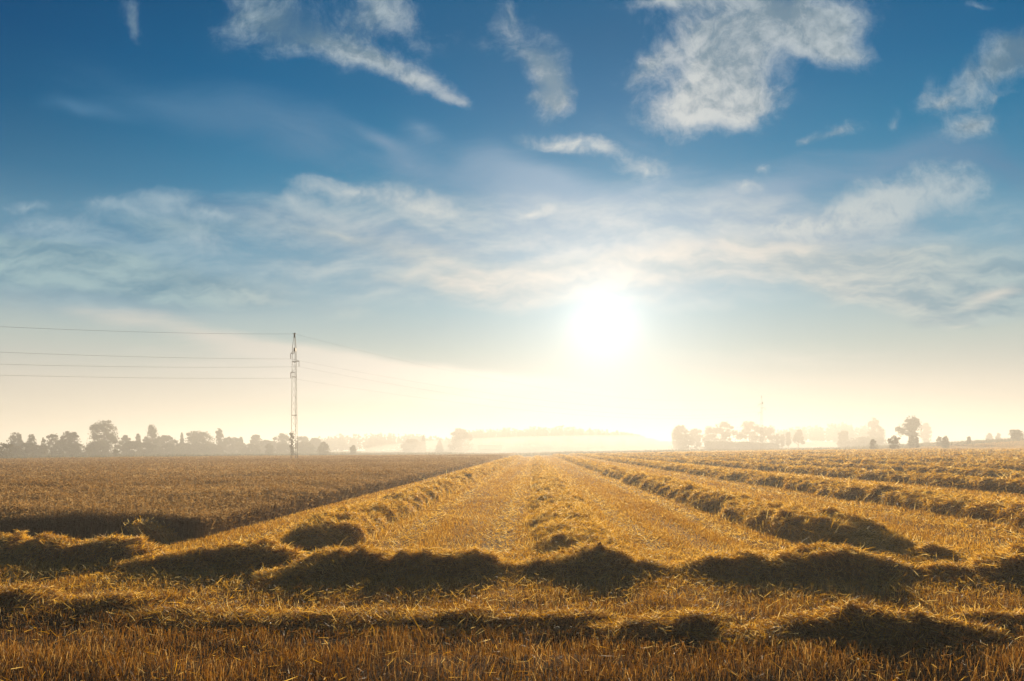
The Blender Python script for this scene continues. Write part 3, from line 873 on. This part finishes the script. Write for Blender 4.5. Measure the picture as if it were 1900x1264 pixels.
# ------------------------------------------------------------------ long low barn in the mist
def build_barn():
    D = 450.0; x0 = (888 - CX) / FPX * D; x1 = (930 - CX) / FPX * D
    gz = float(ground_z((x0 + x1) / 2, D)) - .2
    L = x1 - x0; hw = 3.6; eh = 1.9; rh = 4.0
    root = bpy.data.objects.new('barn', None); COL.objects.link(root); root.location = ((x0 + x1) / 2, D, gz)
    root['label'] = 'long low barn almost lost in the mist beside the big faded dome tree'; root['category'] = 'barn'
    a = L / 2
    sp = Soup()
    sp.add([[-a, -hw, 0], [a, -hw, 0], [a, hw, 0], [-a, hw, 0], [-a, -hw, eh], [a, -hw, eh], [a, hw, eh], [-a, hw, eh], [-a, 0, rh - .1], [a, 0, rh - .1]],
           [[0, 1, 5, 4], [2, 3, 7, 6], [1, 2, 6, 5], [3, 0, 4, 7]], [[5, 6, 9], [7, 4, 8]])
    sp.build('wall', [plain_mat('barn_boards', [(.3, (.10, .05, .035)), (.7, (.17, .085, .055))], scale=2)], parent=root)
    sp = Soup()
    for s_ in (-1, 1):
        v = [[-a - .4, s_ * (hw + .5), eh - .28], [a + .4, s_ * (hw + .5), eh - .28], [a + .4, 0, rh], [-a - .4, 0, rh]]
        v += [[p[0], p[1], p[2] + .18] for p in v]
        sp.add(v, [[0, 1, 2, 3], [4, 7, 6, 5], [0, 4, 5, 1], [1, 5, 6, 2], [2, 6, 7, 3], [3, 7, 4, 0]])
    sp.build('roof', [plain_mat('barn_roof', [(.3, (.07, .06, .055)), (.7, (.13, .11, .10))], scale=2)], parent=root)
    sp = Soup()
    v = [[x, y, z] for y in (-hw - .08, -hw + .02) for x, z in ((-1.4, .05), (1.4, .05), (1.4, 2.3), (-1.4, 2.3))]
    sp.add(v, [[0, 1, 2, 3], [4, 7, 6, 5], [0, 4, 5, 1], [1, 5, 6, 2], [2, 6, 7, 3], [3, 7, 4, 0]])
    sp.build('door', [plain_mat('barn_door', [(.3, (.05, .035, .03)), (.7, (.08, .055, .045))], scale=3)], parent=root)
build_barn()

# ------------------------------------------------------------------ pylon, mast, cables
PD = 92.0
PYL = np.array([(546.5 - CX) / FPX * PD, PD])
MAST = np.array([(1413 - CX) / FPX * 198.0, 198.0])
LINE = unit(MAST - PYL)
def pz(py, d=PD): return EYE + (HY - py) / FPX * d

def bar(sp, a, b, r, seg=5): tube(sp, [np.asarray(a, float), np.asarray(b, float)], [r, r], seg=seg)

def build_pylon(name, pos, d, ytop, label, thick=1.0):
    gz = float(ground_z(*pos))
    root = bpy.data.objects.new(name, None); COL.objects.link(root)
    root.location = (pos[0], pos[1], gz)
    root['label'] = label; root['category'] = 'pylon'; root['group'] = 'lattice pylons of the power line'
    k = (pz(ytop[0], d) - gz) / (pz(620) - float(ground_z(*PYL)))     # scale of the whole mast
    base = float(ground_z(*PYL)); Z = lambda py: (pz(py) - base) * k
    top = Z(648)
    ang = [math.radians(a) for a in (95, 215, 335)]
    rb, rt = .50 * k, .30 * k
    R = lambda z: rb + (rt - rb) * z / top
    leg = [[np.array([R(z) * math.cos(a), R(z) * math.sin(a), z]) for z in (0, top)] for a in ang]
    for l in leg:
        sp = Soup(); bar(sp, l[0], l[1], .031 * thick * k); sp.build('leg', [M_steel], parent=root)
    sp = Soup()
    tipz = Z(620)
    for a in ang: bar(sp, [rt * math.cos(a), rt * math.sin(a), top], [.06 * math.cos(a), .06 * math.sin(a), tipz], .035 * thick * k)
    bar(sp, [0, 0, tipz - .5], [0, 0, tipz + .15], .07 * thick * k)
    bar(sp, [-.22, 0, tipz + .02], [.22, 0, tipz + .02], .05 * thick * k)
    sp.build('top_spire', [M_steel], parent=root)
    for py in (771, 700, 672):
        z = Z(py); sp = Soup()
        for i in range(3):
            a, b = ang[i], ang[(i + 1) % 3]
            bar(sp, [R(z) * math.cos(a), R(z) * math.sin(a), z], [R(z) * math.cos(b), R(z) * math.sin(b), z], .045 * thick * k)
        sp.build('ring_brace', [M_steel], parent=root)
    sp = Soup()
    zs = np.linspace(0, top, 17)
    for j in range(16):
        i = j % 3; a, b = ang[i], ang[(i + 1) % 3]
        z0, z1 = zs[j], zs[j + 1]
        for (a, b) in ((ang[0], ang[1]), (ang[1], ang[2]), (ang[2], ang[0])):
            if j % 2: a, b = b, a
            bar(sp, [R(z0) * math.cos(a), R(z0) * math.sin(a), z0], [R(z1) * math.cos(b), R(z1) * math.sin(b), z1], .012 * k, seg=4)
    sp.build('lattice_bracing', [M_steel], parent=root)
    nrm = np.array([LINE[1], -LINE[0]])       # to the right, across the line
    hang = []
    for py, px in ((655, -10.5), (672, 12.0), (691, -10.5)):
        z = Z(py); r = px / FPX * PD / max(nrm[0], .3) * k
        e = np.array([nrm[0] * r, nrm[1] * r, z])
        sp = Soup()
        bar(sp, [0, 0, z], e, .05 * thick * k); bar(sp, [0, 0, z + .35 * k], e, .02 * k)
        arm = sp.build('cross_arm', [M_steel], parent=root)
        sp = Soup()
        n = 6; L = .74 * k
        bar(sp, e, e - [0, 0, L], .03 * thick * k)
        for q in range(n):
            c = e - [0, 0, .1 + (L - .15) * q / (n - 1)]
            tube(sp, [c + [0, 0, .03], c, c - [0, 0, .03]], [.035 * k, .065 * k * thick, .035 * k], seg=8)
        sp.build('insulator', [M_insul], parent=arm)
        hang.append(np.array([pos[0] + e[0], pos[1] + e[1], gz + z - L]))
    sp = Soup()
    z = Z(653.5); z1 = Z(646.5)
    cx, cy, hw = .16 * k, -.36 * k, .13 * k
    v = np.array([[sx * hw + cx, sy * hw + cy, zz] for zz in (z, z1) for sx, sy in ((-1, -1), (1, -1), (1, 1), (-1, 1))])
    sp.add(v, [[0, 3, 2, 1], [4, 5, 6, 7], [0, 1, 5, 4], [1, 2, 6, 5], [2, 3, 7, 6], [3, 0, 4, 7]])
    bar(sp, [cx, cy, (z + z1) / 2], [0, .0, (z + z1) / 2], .03)
    sp.build('equipment_box', [M_steel], parent=root)
    top_pt = np.array([pos[0], pos[1], gz + tipz])
    return [top_pt] + hang

h1 = build_pylon('lattice_pylon', PYL, PD, (620,), 'slender steel lattice pylon standing at the far edge of the oats', 1.0)
h2 = build_pylon('lattice_pylon', MAST, 198.0, (735,), 'faint far pylon rising from the misty trees right of the sun', .55)
span = MAST - PYL
names = ['top earth wire', 'upper left-hand power cable', 'right-hand power cable', 'lower left-hand power cable']
sagn = [4.6, 3.4, 3.7, 3.0]
for i in range(4):
    for side in (0, 1):
        a = h1[i]
        if side: b = h2[i]
        else:
            b = h1[i].copy(); b[:2] -= span * 1.0; b[2] = h1[i][2] - .3
        n = 48
        t = np.linspace(0, 1, n)
        P = a[None] * (1 - t)[:, None] + b[None] * t[:, None]
        P[:, 2] -= 4 * (sagn[i] if not side else sagn[i] * .95) * t * (1 - t)
        if not side: P = P[P[:, 1] > 3]
        sp = Soup(); tube(sp, P, [.007 if side else .0115] * len(P), seg=5)
        sp.build('power_cable', [M_wire], label=names[i] + (' from the near pylon towards the misty far pylon' if side else ' from the near pylon out of the left edge'),
                 category='cable', group='cables of the power line')

# ------------------------------------------------------------------ haze
def build_haze():
    b = Soup()
    x0, x1, y0, y1, z0, z1 = -2100, 2100, -420, 2150, -3.5, 29
    v = [[x, y, z] for z in (z0, z1) for x, y in ((x0, y0), (x1, y0), (x1, y1), (x0, y1))]
    b.add(v, [[0, 3, 2, 1], [4, 5, 6, 7], [0, 1, 5, 4], [1, 2, 6, 5], [2, 3, 7, 6], [3, 0, 4, 7]])
    m, N, Lk = mat_new('morning_haze')
    pv = N.new('ShaderNodeVolumePrincipled')
    pv.inputs['Color'].default_value = (.93, .94, .93, 1)
    pv.inputs['Density'].default_value = HAZE
    pv.inputs['Anisotropy'].default_value = .5
    out = N.new('ShaderNodeOutputMaterial'); Lk.new(pv.outputs[0], out.inputs['Volume'])
    b.build('haze', [m], kind='stuff', label='thin golden morning haze over the whole field', category='haze')
HAZE = .00012
build_haze()

def build_mist(name, c, r, dens, label):
    # a flat bank of ground mist: rounded rim, uneven top
    nu, nv = 96, 40
    V = []
    for j in range(nv + 1):
        ph = math.pi * j / nv - math.pi / 2
        for i in range(nu):
            t = 2 * math.pi * i / nu
            px, py = c[0] + math.cos(t) * math.cos(ph) * r[0], c[1] + math.sin(t) * math.cos(ph) * r[1]
            V.append([px, py, c[2] + math.sin(ph) * (r[2] if ph > 0 else 3.2)])
    Q = [[j * nu + i, j * nu + (i + 1) % nu, (j + 1) * nu + (i + 1) % nu, (j + 1) * nu + i] for j in range(nv) for i in range(nu)]
    sp = Soup(); sp.add(V, Q)
    m, N, Lk = mat_new(name)
    pv = N.new('ShaderNodeVolumePrincipled')
    pv.inputs['Color'].default_value = (.95, .95, .93, 1); pv.inputs['Density'].default_value = dens; pv.inputs['Anisotropy'].default_value = .34
    out = N.new('ShaderNodeOutputMaterial'); Lk.new(pv.outputs[0], out.inputs['Volume'])
    sp.build(name, [m], kind='stuff', label=label, category='mist')

def build_ground_mist():
    ys = np.concatenate([[-70, -60, -40, -25, -12], np.geomspace(3, 1500, 60), [1560, 1600]])
    xs = np.concatenate([[-1500, -1440], np.linspace(-1380, 1380, 61), [1440, 1500]])
    Y, X = np.meshgrid(ys, xs, indexing='ij')
    top = 3.0 + 21 * (1 - np.exp(-np.maximum(Y, 0) / 150))
    top = top * ss(Y, -70, -20) * (1 - ss(Y, 1480, 1600)) * ss(1500 - np.abs(X), 0, 130)
    top[[0, -1]] = 0; top[:, [0, -1]] = 0
    bot = np.full_like(X, -3.0)
    V = np.concatenate([np.stack([X, Y, top + 0.0], -1).reshape(-1, 3), np.stack([X, Y, bot], -1).reshape(-1, 3)])
    ny, nx = X.shape
    i = (np.arange(ny - 1)[:, None] * nx + np.arange(nx - 1)[None, :]).reshape(-1, 1)
    Q = [i + [0, 1, nx + 1, nx], i[:, ::-1] + ny * nx + [nx, nx + 1, 1, 0]]
    ring = [(0, j) for j in range(nx)] + [(k, nx - 1) for k in range(1, ny)] + [(ny - 1, j) for j in range(nx - 2, -1, -1)] + [(k, 0) for k in range(ny - 2, 0, -1)]
    r = np.array([k * nx + j for k, j in ring]); r2 = np.roll(r, -1)
    Q.append(np.stack([r, r + ny * nx, r2 + ny * nx, r2], 1))
    sp = Soup(); sp.add(V, np.concatenate(Q))
    m, N, Lk = mat_new('ground_mist')
    pv = N.new('ShaderNodeVolumePrincipled')
    pv.inputs['Color'].default_value = (.95, .94, .93, 1); pv.inputs['Density'].default_value = .0018; pv.inputs['Anisotropy'].default_value = .33
    out = N.new('ShaderNodeOutputMaterial'); Lk.new(pv.outputs[0], out.inputs['Volume'])
    sp.build('ground_mist', [m], kind='stuff', label='pale low mist lying over the field and thickening towards the tree line', category='mist')
build_ground_mist()
build_mist('mist_bank', (70, 450, .5), (170, 110, 11), .005, 'bright thin bank of mist under the wooded hill below the sun')

# ------------------------------------------------------------------ sun and sky
el = math.asin(SUN[2]); az = math.atan2(SUN[0], SUN[1])
ld = bpy.data.lights.new('sun', 'SUN'); ld.energy = 5.0; ld.angle = math.radians(.5); ld.color = (1.0, .82, .57)
lo = bpy.data.objects.new('sun', ld); COL.objects.link(lo)
lo.rotation_euler = Vector((-SUN[0], -SUN[1], -SUN[2])).to_track_quat('-Z', 'Y').to_euler()

def s2l(c):
    return tuple((v / 255 / 12.92) if v / 255 <= .04045 else ((v / 255 + .055) / 1.055) ** 2.4 for v in c)

def build_sky():
    W = bpy.data.worlds.new('World'); SC.world = W; W.use_nodes = True
    nt = W.node_tree; N, Lk = nt.nodes, nt.links
    N.clear()
    def mth(op, a, b=None, c=None, clamp=False):
        n = N.new('ShaderNodeMath'); n.operation = op; n.use_clamp = clamp
        for i, v in enumerate((a, b, c)):
            if v is None: continue
            if isinstance(v, (int, float)): n.inputs[i].default_value = v
            else: Lk.new(v, n.inputs[i])
        return n.outputs[0]
    def mix(f, a, b, blend='MIX'):
        n = N.new('ShaderNodeMix'); n.data_type = 'RGBA'; n.blend_type = blend
        for s, v in ((0, f), (6, a), (7, b)):
            if isinstance(v, (int, float)): n.inputs[s].default_value = v
            elif isinstance(v, tuple): n.inputs[s].default_value = (*v, 1)
            else: Lk.new(v, n.inputs[s])
        return n.outputs[2]
    def sstep(v, a, b, t0=0.0, t1=1.0):
        n = N.new('ShaderNodeMapRange'); n.interpolation_type = 'SMOOTHSTEP'
        Lk.new(v, n.inputs[0]); n.inputs[1].default_value = a; n.inputs[2].default_value = b
        n.inputs[3].default_value = t0; n.inputs[4].default_value = t1
        return n.outputs[0]
    tc = N.new('ShaderNodeTexCoord'); d = tc.outputs['Generated']
    sep = N.new('ShaderNodeSeparateXYZ'); Lk.new(d, sep.inputs[0])
    dx, dy, dz = sep.outputs
    # elevation in degrees / 60, and angle from the sun in degrees
    elv = mth('MULTIPLY', mth('ARCSINE', dz), 57.2958 / 60)
    dot = N.new('ShaderNodeVectorMath'); dot.operation = 'DOT_PRODUCT'
    Lk.new(d, dot.inputs[0]); dot.inputs[1].default_value = tuple(float(v) for v in SUN)
    th = mth('MULTIPLY', mth('ARCCOSINE', mth('MINIMUM', dot.outputs['Value'], 1.0)), 57.2958)
    K = SKYK
    base = ramp(nt, [(e / 60, tuple(v * K for v in s2l(c))) for e, c in (
        (0, (205, 192, 170)), (5, (208, 202, 188)), (8, (188, 196, 188)), (11.5, (160, 184, 190)), (15, (118, 163, 184)),
        (19, (74, 138, 170)), (23, (36, 120, 160)), (27, (8, 104, 150)), (31, (0, 94, 140)), (60, (0, 62, 104)))])
    Lk.new(elv, base.inputs[0])
    # the clear sky pales towards the sun and deepens away from it
    dim = ramp(nt, [(0, (1, 1, 1)), (22 / 180, (1, 1, 1)), (30 / 180, (.84, .90, .94)), (38 / 180, (.62, .70, .78)), (48 / 180, (.36, .46, .58)), (90 / 180, (.26, .28, .30)), (1, (.18, .19, .20))])
    Lk.new(mth('DIVIDE', th, 180.0), dim.inputs[0])
    back = sstep(th, 60.0, 95.0)
    col = mix(mth('MAXIMUM', sstep(elv, 7 / 60, 24 / 60, .12, 1.0), back), base.outputs[0], dim.outputs[0], 'MULTIPLY')
    sky = N.new('ShaderNodeTexSky'); sky.sky_type = 'NISHITA'; sky.sun_disc = False
    sky.sun_elevation = el; sky.sun_rotation = az; sky.dust_density = .6
    nish = mix(1.0, sky.outputs[0], (.001, .005, .009), 'MULTIPLY')
    col = mix(1.0, col, nish, 'ADD')
    glow = ramp(nt, [(q / 60, (w, w, w)) for q, w in ((0, .54), (1.5, .47), (3, .345), (4.2, .262), (5.6, .21), (7.5, .162), (10, .114), (13.5, .062), (18, .028), (24, .008), (34, 0))], 'B_SPLINE')
    Lk.new(mth('DIVIDE', th, 60.0), glow.inputs[0])
    gl = mix(1.0, glow.outputs[0], (1.38 * K, 1.27 * K, 1.12 * K), 'MULTIPLY')
    # ---------------- clouds: a sheet of air seen towards the sun; u, v are slopes of the view ray
    yy = mth('MAXIMUM', dy, .02)
    front = sstep(dy, .1, .35)
    u = mth('MULTIPLY_ADD', mth('DIVIDE', dx, yy), 1.26667, .95)
    v = mth('MULTIPLY_ADD', mth('DIVIDE', dz, yy), -1.26667, .835)
    cmb = N.new('ShaderNodeCombineXYZ'); Lk.new(u, cmb.inputs[0]); Lk.new(v, cmb.inputs[1])
    uv = cmb.outputs[0]
    def noise(vec, scale, detail, rough=.55, sx=1, sy=1, rot=0.0, off=0.0, distort=0.0):
        mp = N.new('ShaderNodeMapping'); Lk.new(vec, mp.inputs[0])
        mp.inputs['Rotation'].default_value = (0, 0, math.radians(rot)); mp.inputs['Scale'].default_value = (sx, sy, 1)
        mp.inputs['Location'].default_value = (off, off * .7, off)
        n = N.new('ShaderNodeTexNoise'); n.inputs['Scale'].default_value = scale; n.inputs['Detail'].default_value = detail
        n.inputs['Roughness'].default_value = rough; n.inputs['Distortion'].default_value = distort
        Lk.new(mp.outputs[0], n.inputs['Vector'])
        return n
    def shift(vec, off):
        a = N.new('ShaderNodeVectorMath'); a.operation = 'ADD'; Lk.new(vec, a.inputs[0])
        if isinstance(off, tuple): a.inputs[1].default_value = off
        else: Lk.new(off, a.inputs[1])
        return a.outputs[0]
    def warp(vec, scale, amt, off):
        n = noise(vec, scale, 3, off=off)
        s = N.new('ShaderNodeVectorMath'); s.operation = 'MULTIPLY_ADD'
        Lk.new(n.outputs['Color'], s.inputs[0]); s.inputs[1].default_value = (amt, amt, 0); s.inputs[2].default_value = (-amt / 2, -amt / 2, 0)
        return shift(vec, s.outputs[0])
    def blobs(vec, lst):
        acc = None
        for cx, cy, rx, ry, rot, amp in lst:
            mp = N.new('ShaderNodeMapping'); mp.vector_type = 'TEXTURE'; Lk.new(vec, mp.inputs[0])
            mp.inputs['Location'].default_value = (cx / 1000, cy / 1000, 0)
            mp.inputs['Rotation'].default_value = (0, 0, math.radians(rot))
            mp.inputs['Scale'].default_value = (rx * 1.75 / 1000, ry * 1.75 / 1000, 1)
            g = N.new('ShaderNodeTexGradient'); g.gradient_type = 'QUADRATIC_SPHERE'; Lk.new(mp.outputs[0], g.inputs[0])
            acc = mth('MULTIPLY_ADD', g.outputs['Fac'], amp * 1.5, acc if acc is not None else 0.0)
        return acc
    wuv = warp(warp(uv, 5, .075, 1.3), 16, .03, 7.7)
    # A: broken cumulus high up
    A = blobs(wuv, [
        (480, 30, 95, 75, 20, .85), (585, 72, 110, 42, 22, .85), (720, 25, 125, 70, 10, .8), (690, 110, 80, 26, 20, .8), (775, 148, 85, 32, 22, .9), (862, 188, 55, 22, 28, .7),
        (255, 30, 26, 58, -8, .62), (975, 95, 80, 48, 38, .85), (1022, 150, 42, 72, -12, .95), (948, 20, 36, 36, 0, .55), (1040, 190, 26, 30, 0, .6), (985, 180, 60, 16, 10, .4),
        (1325, 65, 150, 110, -12, .95), (1450, 30, 150, 80, 0, .95), (1345, 150, 140, 85, -28, .95), (1290, 212, 95, 40, -8, .8), (1550, 45, 80, 58, 0, .85), (1570, 100, 75, 26, 5, .75),
        (1200, 118, 60, 32, -32, .62), (1240, 2, 110, 18, 0, .7), (1400, 200, 75, 40, -30, .8),
        (1860, 125, 110, 42, -22, .95), (1752, 182, 55, 22, -22, .65), (1800, 226, 72, 26, -18, .85), (1900, 88, 70, 50, 0, .9), (1720, 170, 22, 34, 20, .4), (1850, 175, 60, 14, -10, .5),
        (1545, 253, 66, 17, -14, .75), (1826, 16, 34, 13, 12, .7), (1660, 225, 12, 28, 10, .4), (1495, 262, 30, 12, -10, .5)])
    A2 = blobs(wuv, [
        (1115, 275, 58, 24, 14, .72), (1045, 262, 90, 20, 8, .5), (1200, 316, 52, 32, -5, .72), (985, 398, 62, 22, -12, .62), (1425, 318, 16, 14, 0, .5), (1395, 345, 50, 14, -8, .55),
        (1468, 416, 48, 26, 0, .66), (1555, 402, 68, 30, -15, .72), (1660, 372, 110, 55, -18, .72), (1765, 345, 80, 55, 0, .62), (1620, 380, 60, 40, 0, .5),
        (312, 362, 62, 26, -8, .78), (250, 392, 120, 32, 8, .52), (58, 385, 55, 16, -5, .62), (355, 440, 95, 36, 14, .62), (90, 428, 110, 26, 0, .5), (385, 395, 70, 12, 12, .6),
        (655, 355, 140, 28, 2, .66), (800, 384, 120, 24, 14, .6), (610, 405, 90, 20, 10, .52), (540, 385, 40, 14, 0, .5)])
    nA = noise(wuv, 8, 12, .67)
    nA2 = noise(shift(wuv, (-.004, .02, 0)), 8, 7, .62)
    gate = sstep(A, .02, .22)
    dA = mth('MULTIPLY', mth('ADD', A, mth('MULTIPLY_ADD', nA.outputs[0], 2.7, -1.62)), gate)
    nL = noise(wuv, 4.2, 5, .55, off=2.2)
    aA = mth('MULTIPLY', mth('MULTIPLY', sstep(dA, -.12, 1.25), gate), sstep(nL.outputs[0], .22, .5, .45, 1.0))
    dA2 = mth('MULTIPLY', mth('ADD', A2, mth('MULTIPLY_ADD', nA.outputs[0], 2.2, -1.15)), sstep(A2, .0, .3))
    aA2 = mth('MULTIPLY', sstep(dA2, -.1, 1.15), sstep(A2, .0, .3))
    # B: soft drawn-out veils
    wuv2 = warp(uv, 3, .10, 4.1)
    B = blobs(wuv2, [
        (320, 195, 260, 60, 14, .55), (150, 206, 90, 20, 8, .6), (560, 240, 260, 70, 20, .42), (1010, 330, 150, 42, 14, .72), (1180, 270, 120, 40, 18, .3), (880, 320, 120, 60, -10, .35),
        (1400, 380, 150, 55, -18, .66), (1640, 315, 230, 55, -14, .6), (1850, 320, 130, 40, 18, .5), (1180, 400, 180, 50, -5, .6), (760, 300, 90, 30, 20, .35),
        (700, 250, 60, 14, 25, .5), (780, 240, 50, 30, 30, .4), (1330, 470, 330, 60, -4, .75), (1040, 430, 160, 60, 8, .65), (720, 440, 260, 50, 5, .6), (430, 400, 260, 50, 8, .55), (180, 440, 220, 40, 5, .55), (1560, 440, 240, 60, -12, .6), (1000, 380, 160, 40, 8, .5), (1200, 350, 90, 30, -10, .4)])
    nB = noise(wuv2, 4.5, 7, .6, sx=.7, sy=2.4, rot=-8, distort=.4)
    aB = mth('MULTIPLY', sstep(mth('ADD', B, mth('MULTIPLY_ADD', nB.outputs[0], 1.1, -.55)), .05, 1.0), sstep(B, .0, .25))
    # C: low layered banks
    C = blobs(wuv2, [
        (120, 505, 300, 52, 6, .8), (420, 545, 300, 52, 10, .55), (60, 455, 160, 24, 4, .6), (330, 425, 190, 40, 10, .4), (640, 445, 260, 26, 6, .5), (860, 520, 240, 50, 4, .5),
        (1150, 490, 200, 34, -4, .8), (1300, 520, 260, 50, 0, .55), (1500, 500, 220, 40, 6, .55), (1740, 520, 230, 48, -4, .8), (1650, 470, 160, 30, -6, .4), (1850, 560, 160, 40, -8, .6)])
    nC = noise(wuv, 5, 8, .58, sx=.55, sy=1.9, off=3.3)
    nC2 = noise(shift(wuv, (.0, .018, 0)), 5, 5, .58, sx=.55, sy=1.9, off=3.3)
    aC = mth('MULTIPLY', sstep(mth('ADD', C, mth('MULTIPLY_ADD', nC.outputs[0], 1.4, -.75)), .05, .75), sstep(C, .02, .3))
    cov = mth('MULTIPLY', sstep(v, .27, .44), sstep(v, .50, .66, 1.0, 0.0))
    nE = noise(warp(uv, 2.2, .16, 5.5), 3.2, 8, .6, sx=.75, sy=2.1, rot=6, off=8.8)
    nE2 = noise(shift(warp(uv, 2.2, .16, 5.5), (0, .02, 0)), 3.2, 5, .6, sx=.75, sy=2.1, rot=6, off=8.8)
    aE = sstep(mth('ADD', mth('MULTIPLY', cov, .62), mth('MULTIPLY_ADD', nE.outputs[0], 2.0, -1.0)), .18, .95)
    aE = mth('MULTIPLY', aE, cov)
    fE = sstep(mth('MULTIPLY_ADD', mth('SUBTRACT', nE.outputs[0], nE2.outputs[0]), 3.2, .5), .15, .85)
    # D: the warm streak slanting down to the glow
    D = blobs(warp(uv, 4, .04, 9.0), [
        (230, 594, 170, 18, 9, .26), (400, 626, 210, 28, 12, .46), (640, 672, 220, 24, 9, .8), (860, 700, 230, 20, 5, .9), (520, 696, 330, 52, 7, .5), (900, 740, 300, 40, 3, .5),
        (1850, 545, 90, 18, -14, .6), (1780, 600, 60, 10, -10, .45), (1500, 660, 320, 40, 0, .3)])
    nD = noise(uv, 6, 7, .6, sx=.5, sy=3, rot=-10, off=6.1)
    aD = mth('MULTIPLY', sstep(mth('ADD', D, mth('MULTIPLY_ADD', nD.outputs[0], 1.7, -.88)), .0, 1.1), sstep(D, .02, .3))
    # cloud colours: lit towards the sun, grey-blue inside, warmer near the sun and low down
    near = sstep(th, 10.0, 36.0, 1.0, 0.0)
    low = sstep(elv, 6 / 60, 20 / 60, 1.0, 0.0)
    def cl(c): return tuple(x * K for x in s2l(c))
    shadeA = mix(near, cl((98, 128, 148)), cl((134, 154, 166)))
    liteA = mix(near, cl((160, 180, 190)), cl((212, 212, 208)))
    fA = sstep(mth('ADD', mth('MULTIPLY', mth('SUBTRACT', nA.outputs[0], nA2.outputs[0]), 3.2), mth('MULTIPLY_ADD', dA, -.30, mth('MULTIPLY_ADD', nL.outputs[0], 2.2, -.35))), .1, .95)
    colA = mix(fA, shadeA, liteA)
    colB = mix(low, mix(near, cl((74, 124, 160)), cl((138, 165, 188))), mix(near, cl((140, 172, 186)), cl((205, 205, 200))))
    fC = sstep(mth('MULTIPLY_ADD', mth('SUBTRACT', nC.outputs[0], nC2.outputs[0]), 3.0, .5), .15, .85)
    colC = mix(fC, mix(near, cl((112, 150, 168)), cl((168, 182, 186))), mix(near, cl((160, 186, 190)), cl((222, 214, 202))))
    colD = mix(near, cl((216, 209, 198)), cl((244, 232, 216)))
    def over(c, a, cc, op):
        return mix(mth('MULTIPLY', mth('MULTIPLY', a, front), op), c, cc)
    col = over(col, aB, colB, .8)
    colE = mix(fE, mix(near, cl((98, 142, 168)), cl((158, 178, 190))), mix(near, cl((152, 180, 192)), cl((212, 212, 206))))
    col = over(col, aE, colE, .85)
    col = over(col, aC, colC, .9)
    col = over(col, aD, colD, .75)
    colA2 = mix(fA, mix(near, cl((112, 148, 170)), cl((160, 178, 190))), mix(near, cl((158, 182, 194)), cl((212, 212, 206))))
    col = over(col, aA2, colA2, .85)
    col = over(col, aA, colA, mth('MULTIPLY_ADD', nA2.outputs[0], .5, .68, True))
    col = mix(1.0, col, gl, 'ADD')
    bg = N.new('ShaderNodeBackground'); bg.inputs[1].default_value = .1
    Lk.new(col, bg.inputs[0])
    wo = N.new('ShaderNodeOutputWorld'); Lk.new(bg.outputs[0], wo.inputs[0])
    W.cycles.sampling_method = 'MANUAL'; W.cycles.sample_map_resolution = 512
EXPO = 0.7
SKYK = 10.0 / 2 ** EXPO
build_sky()

# ------------------------------------------------------------------ camera and render
cd = bpy.data.cameras.new('camera'); cd.lens = 24; cd.sensor_width = 36; cd.clip_end = 6000; cd.clip_start = .1
cd.shift_y = (HY - 632) / 1900
co = bpy.data.objects.new('camera', cd); COL.objects.link(co)
co.location = (0, 0, EYE + float(ground_z(0, 0))); co.rotation_euler = (math.radians(90), 0, 0)
SC.camera = co
SC.render.engine = 'CYCLES'
cy = SC.cycles
cy.max_bounces = 6; cy.diffuse_bounces = 3; cy.glossy_bounces = 1; cy.transmission_bounces = 3; cy.volume_bounces = 1
cy.use_denoising = True
SC.view_settings.view_transform = 'Standard'; SC.view_settings.look = 'None'
SC.view_settings.exposure = EXPO; SC.view_settings.gamma = 1
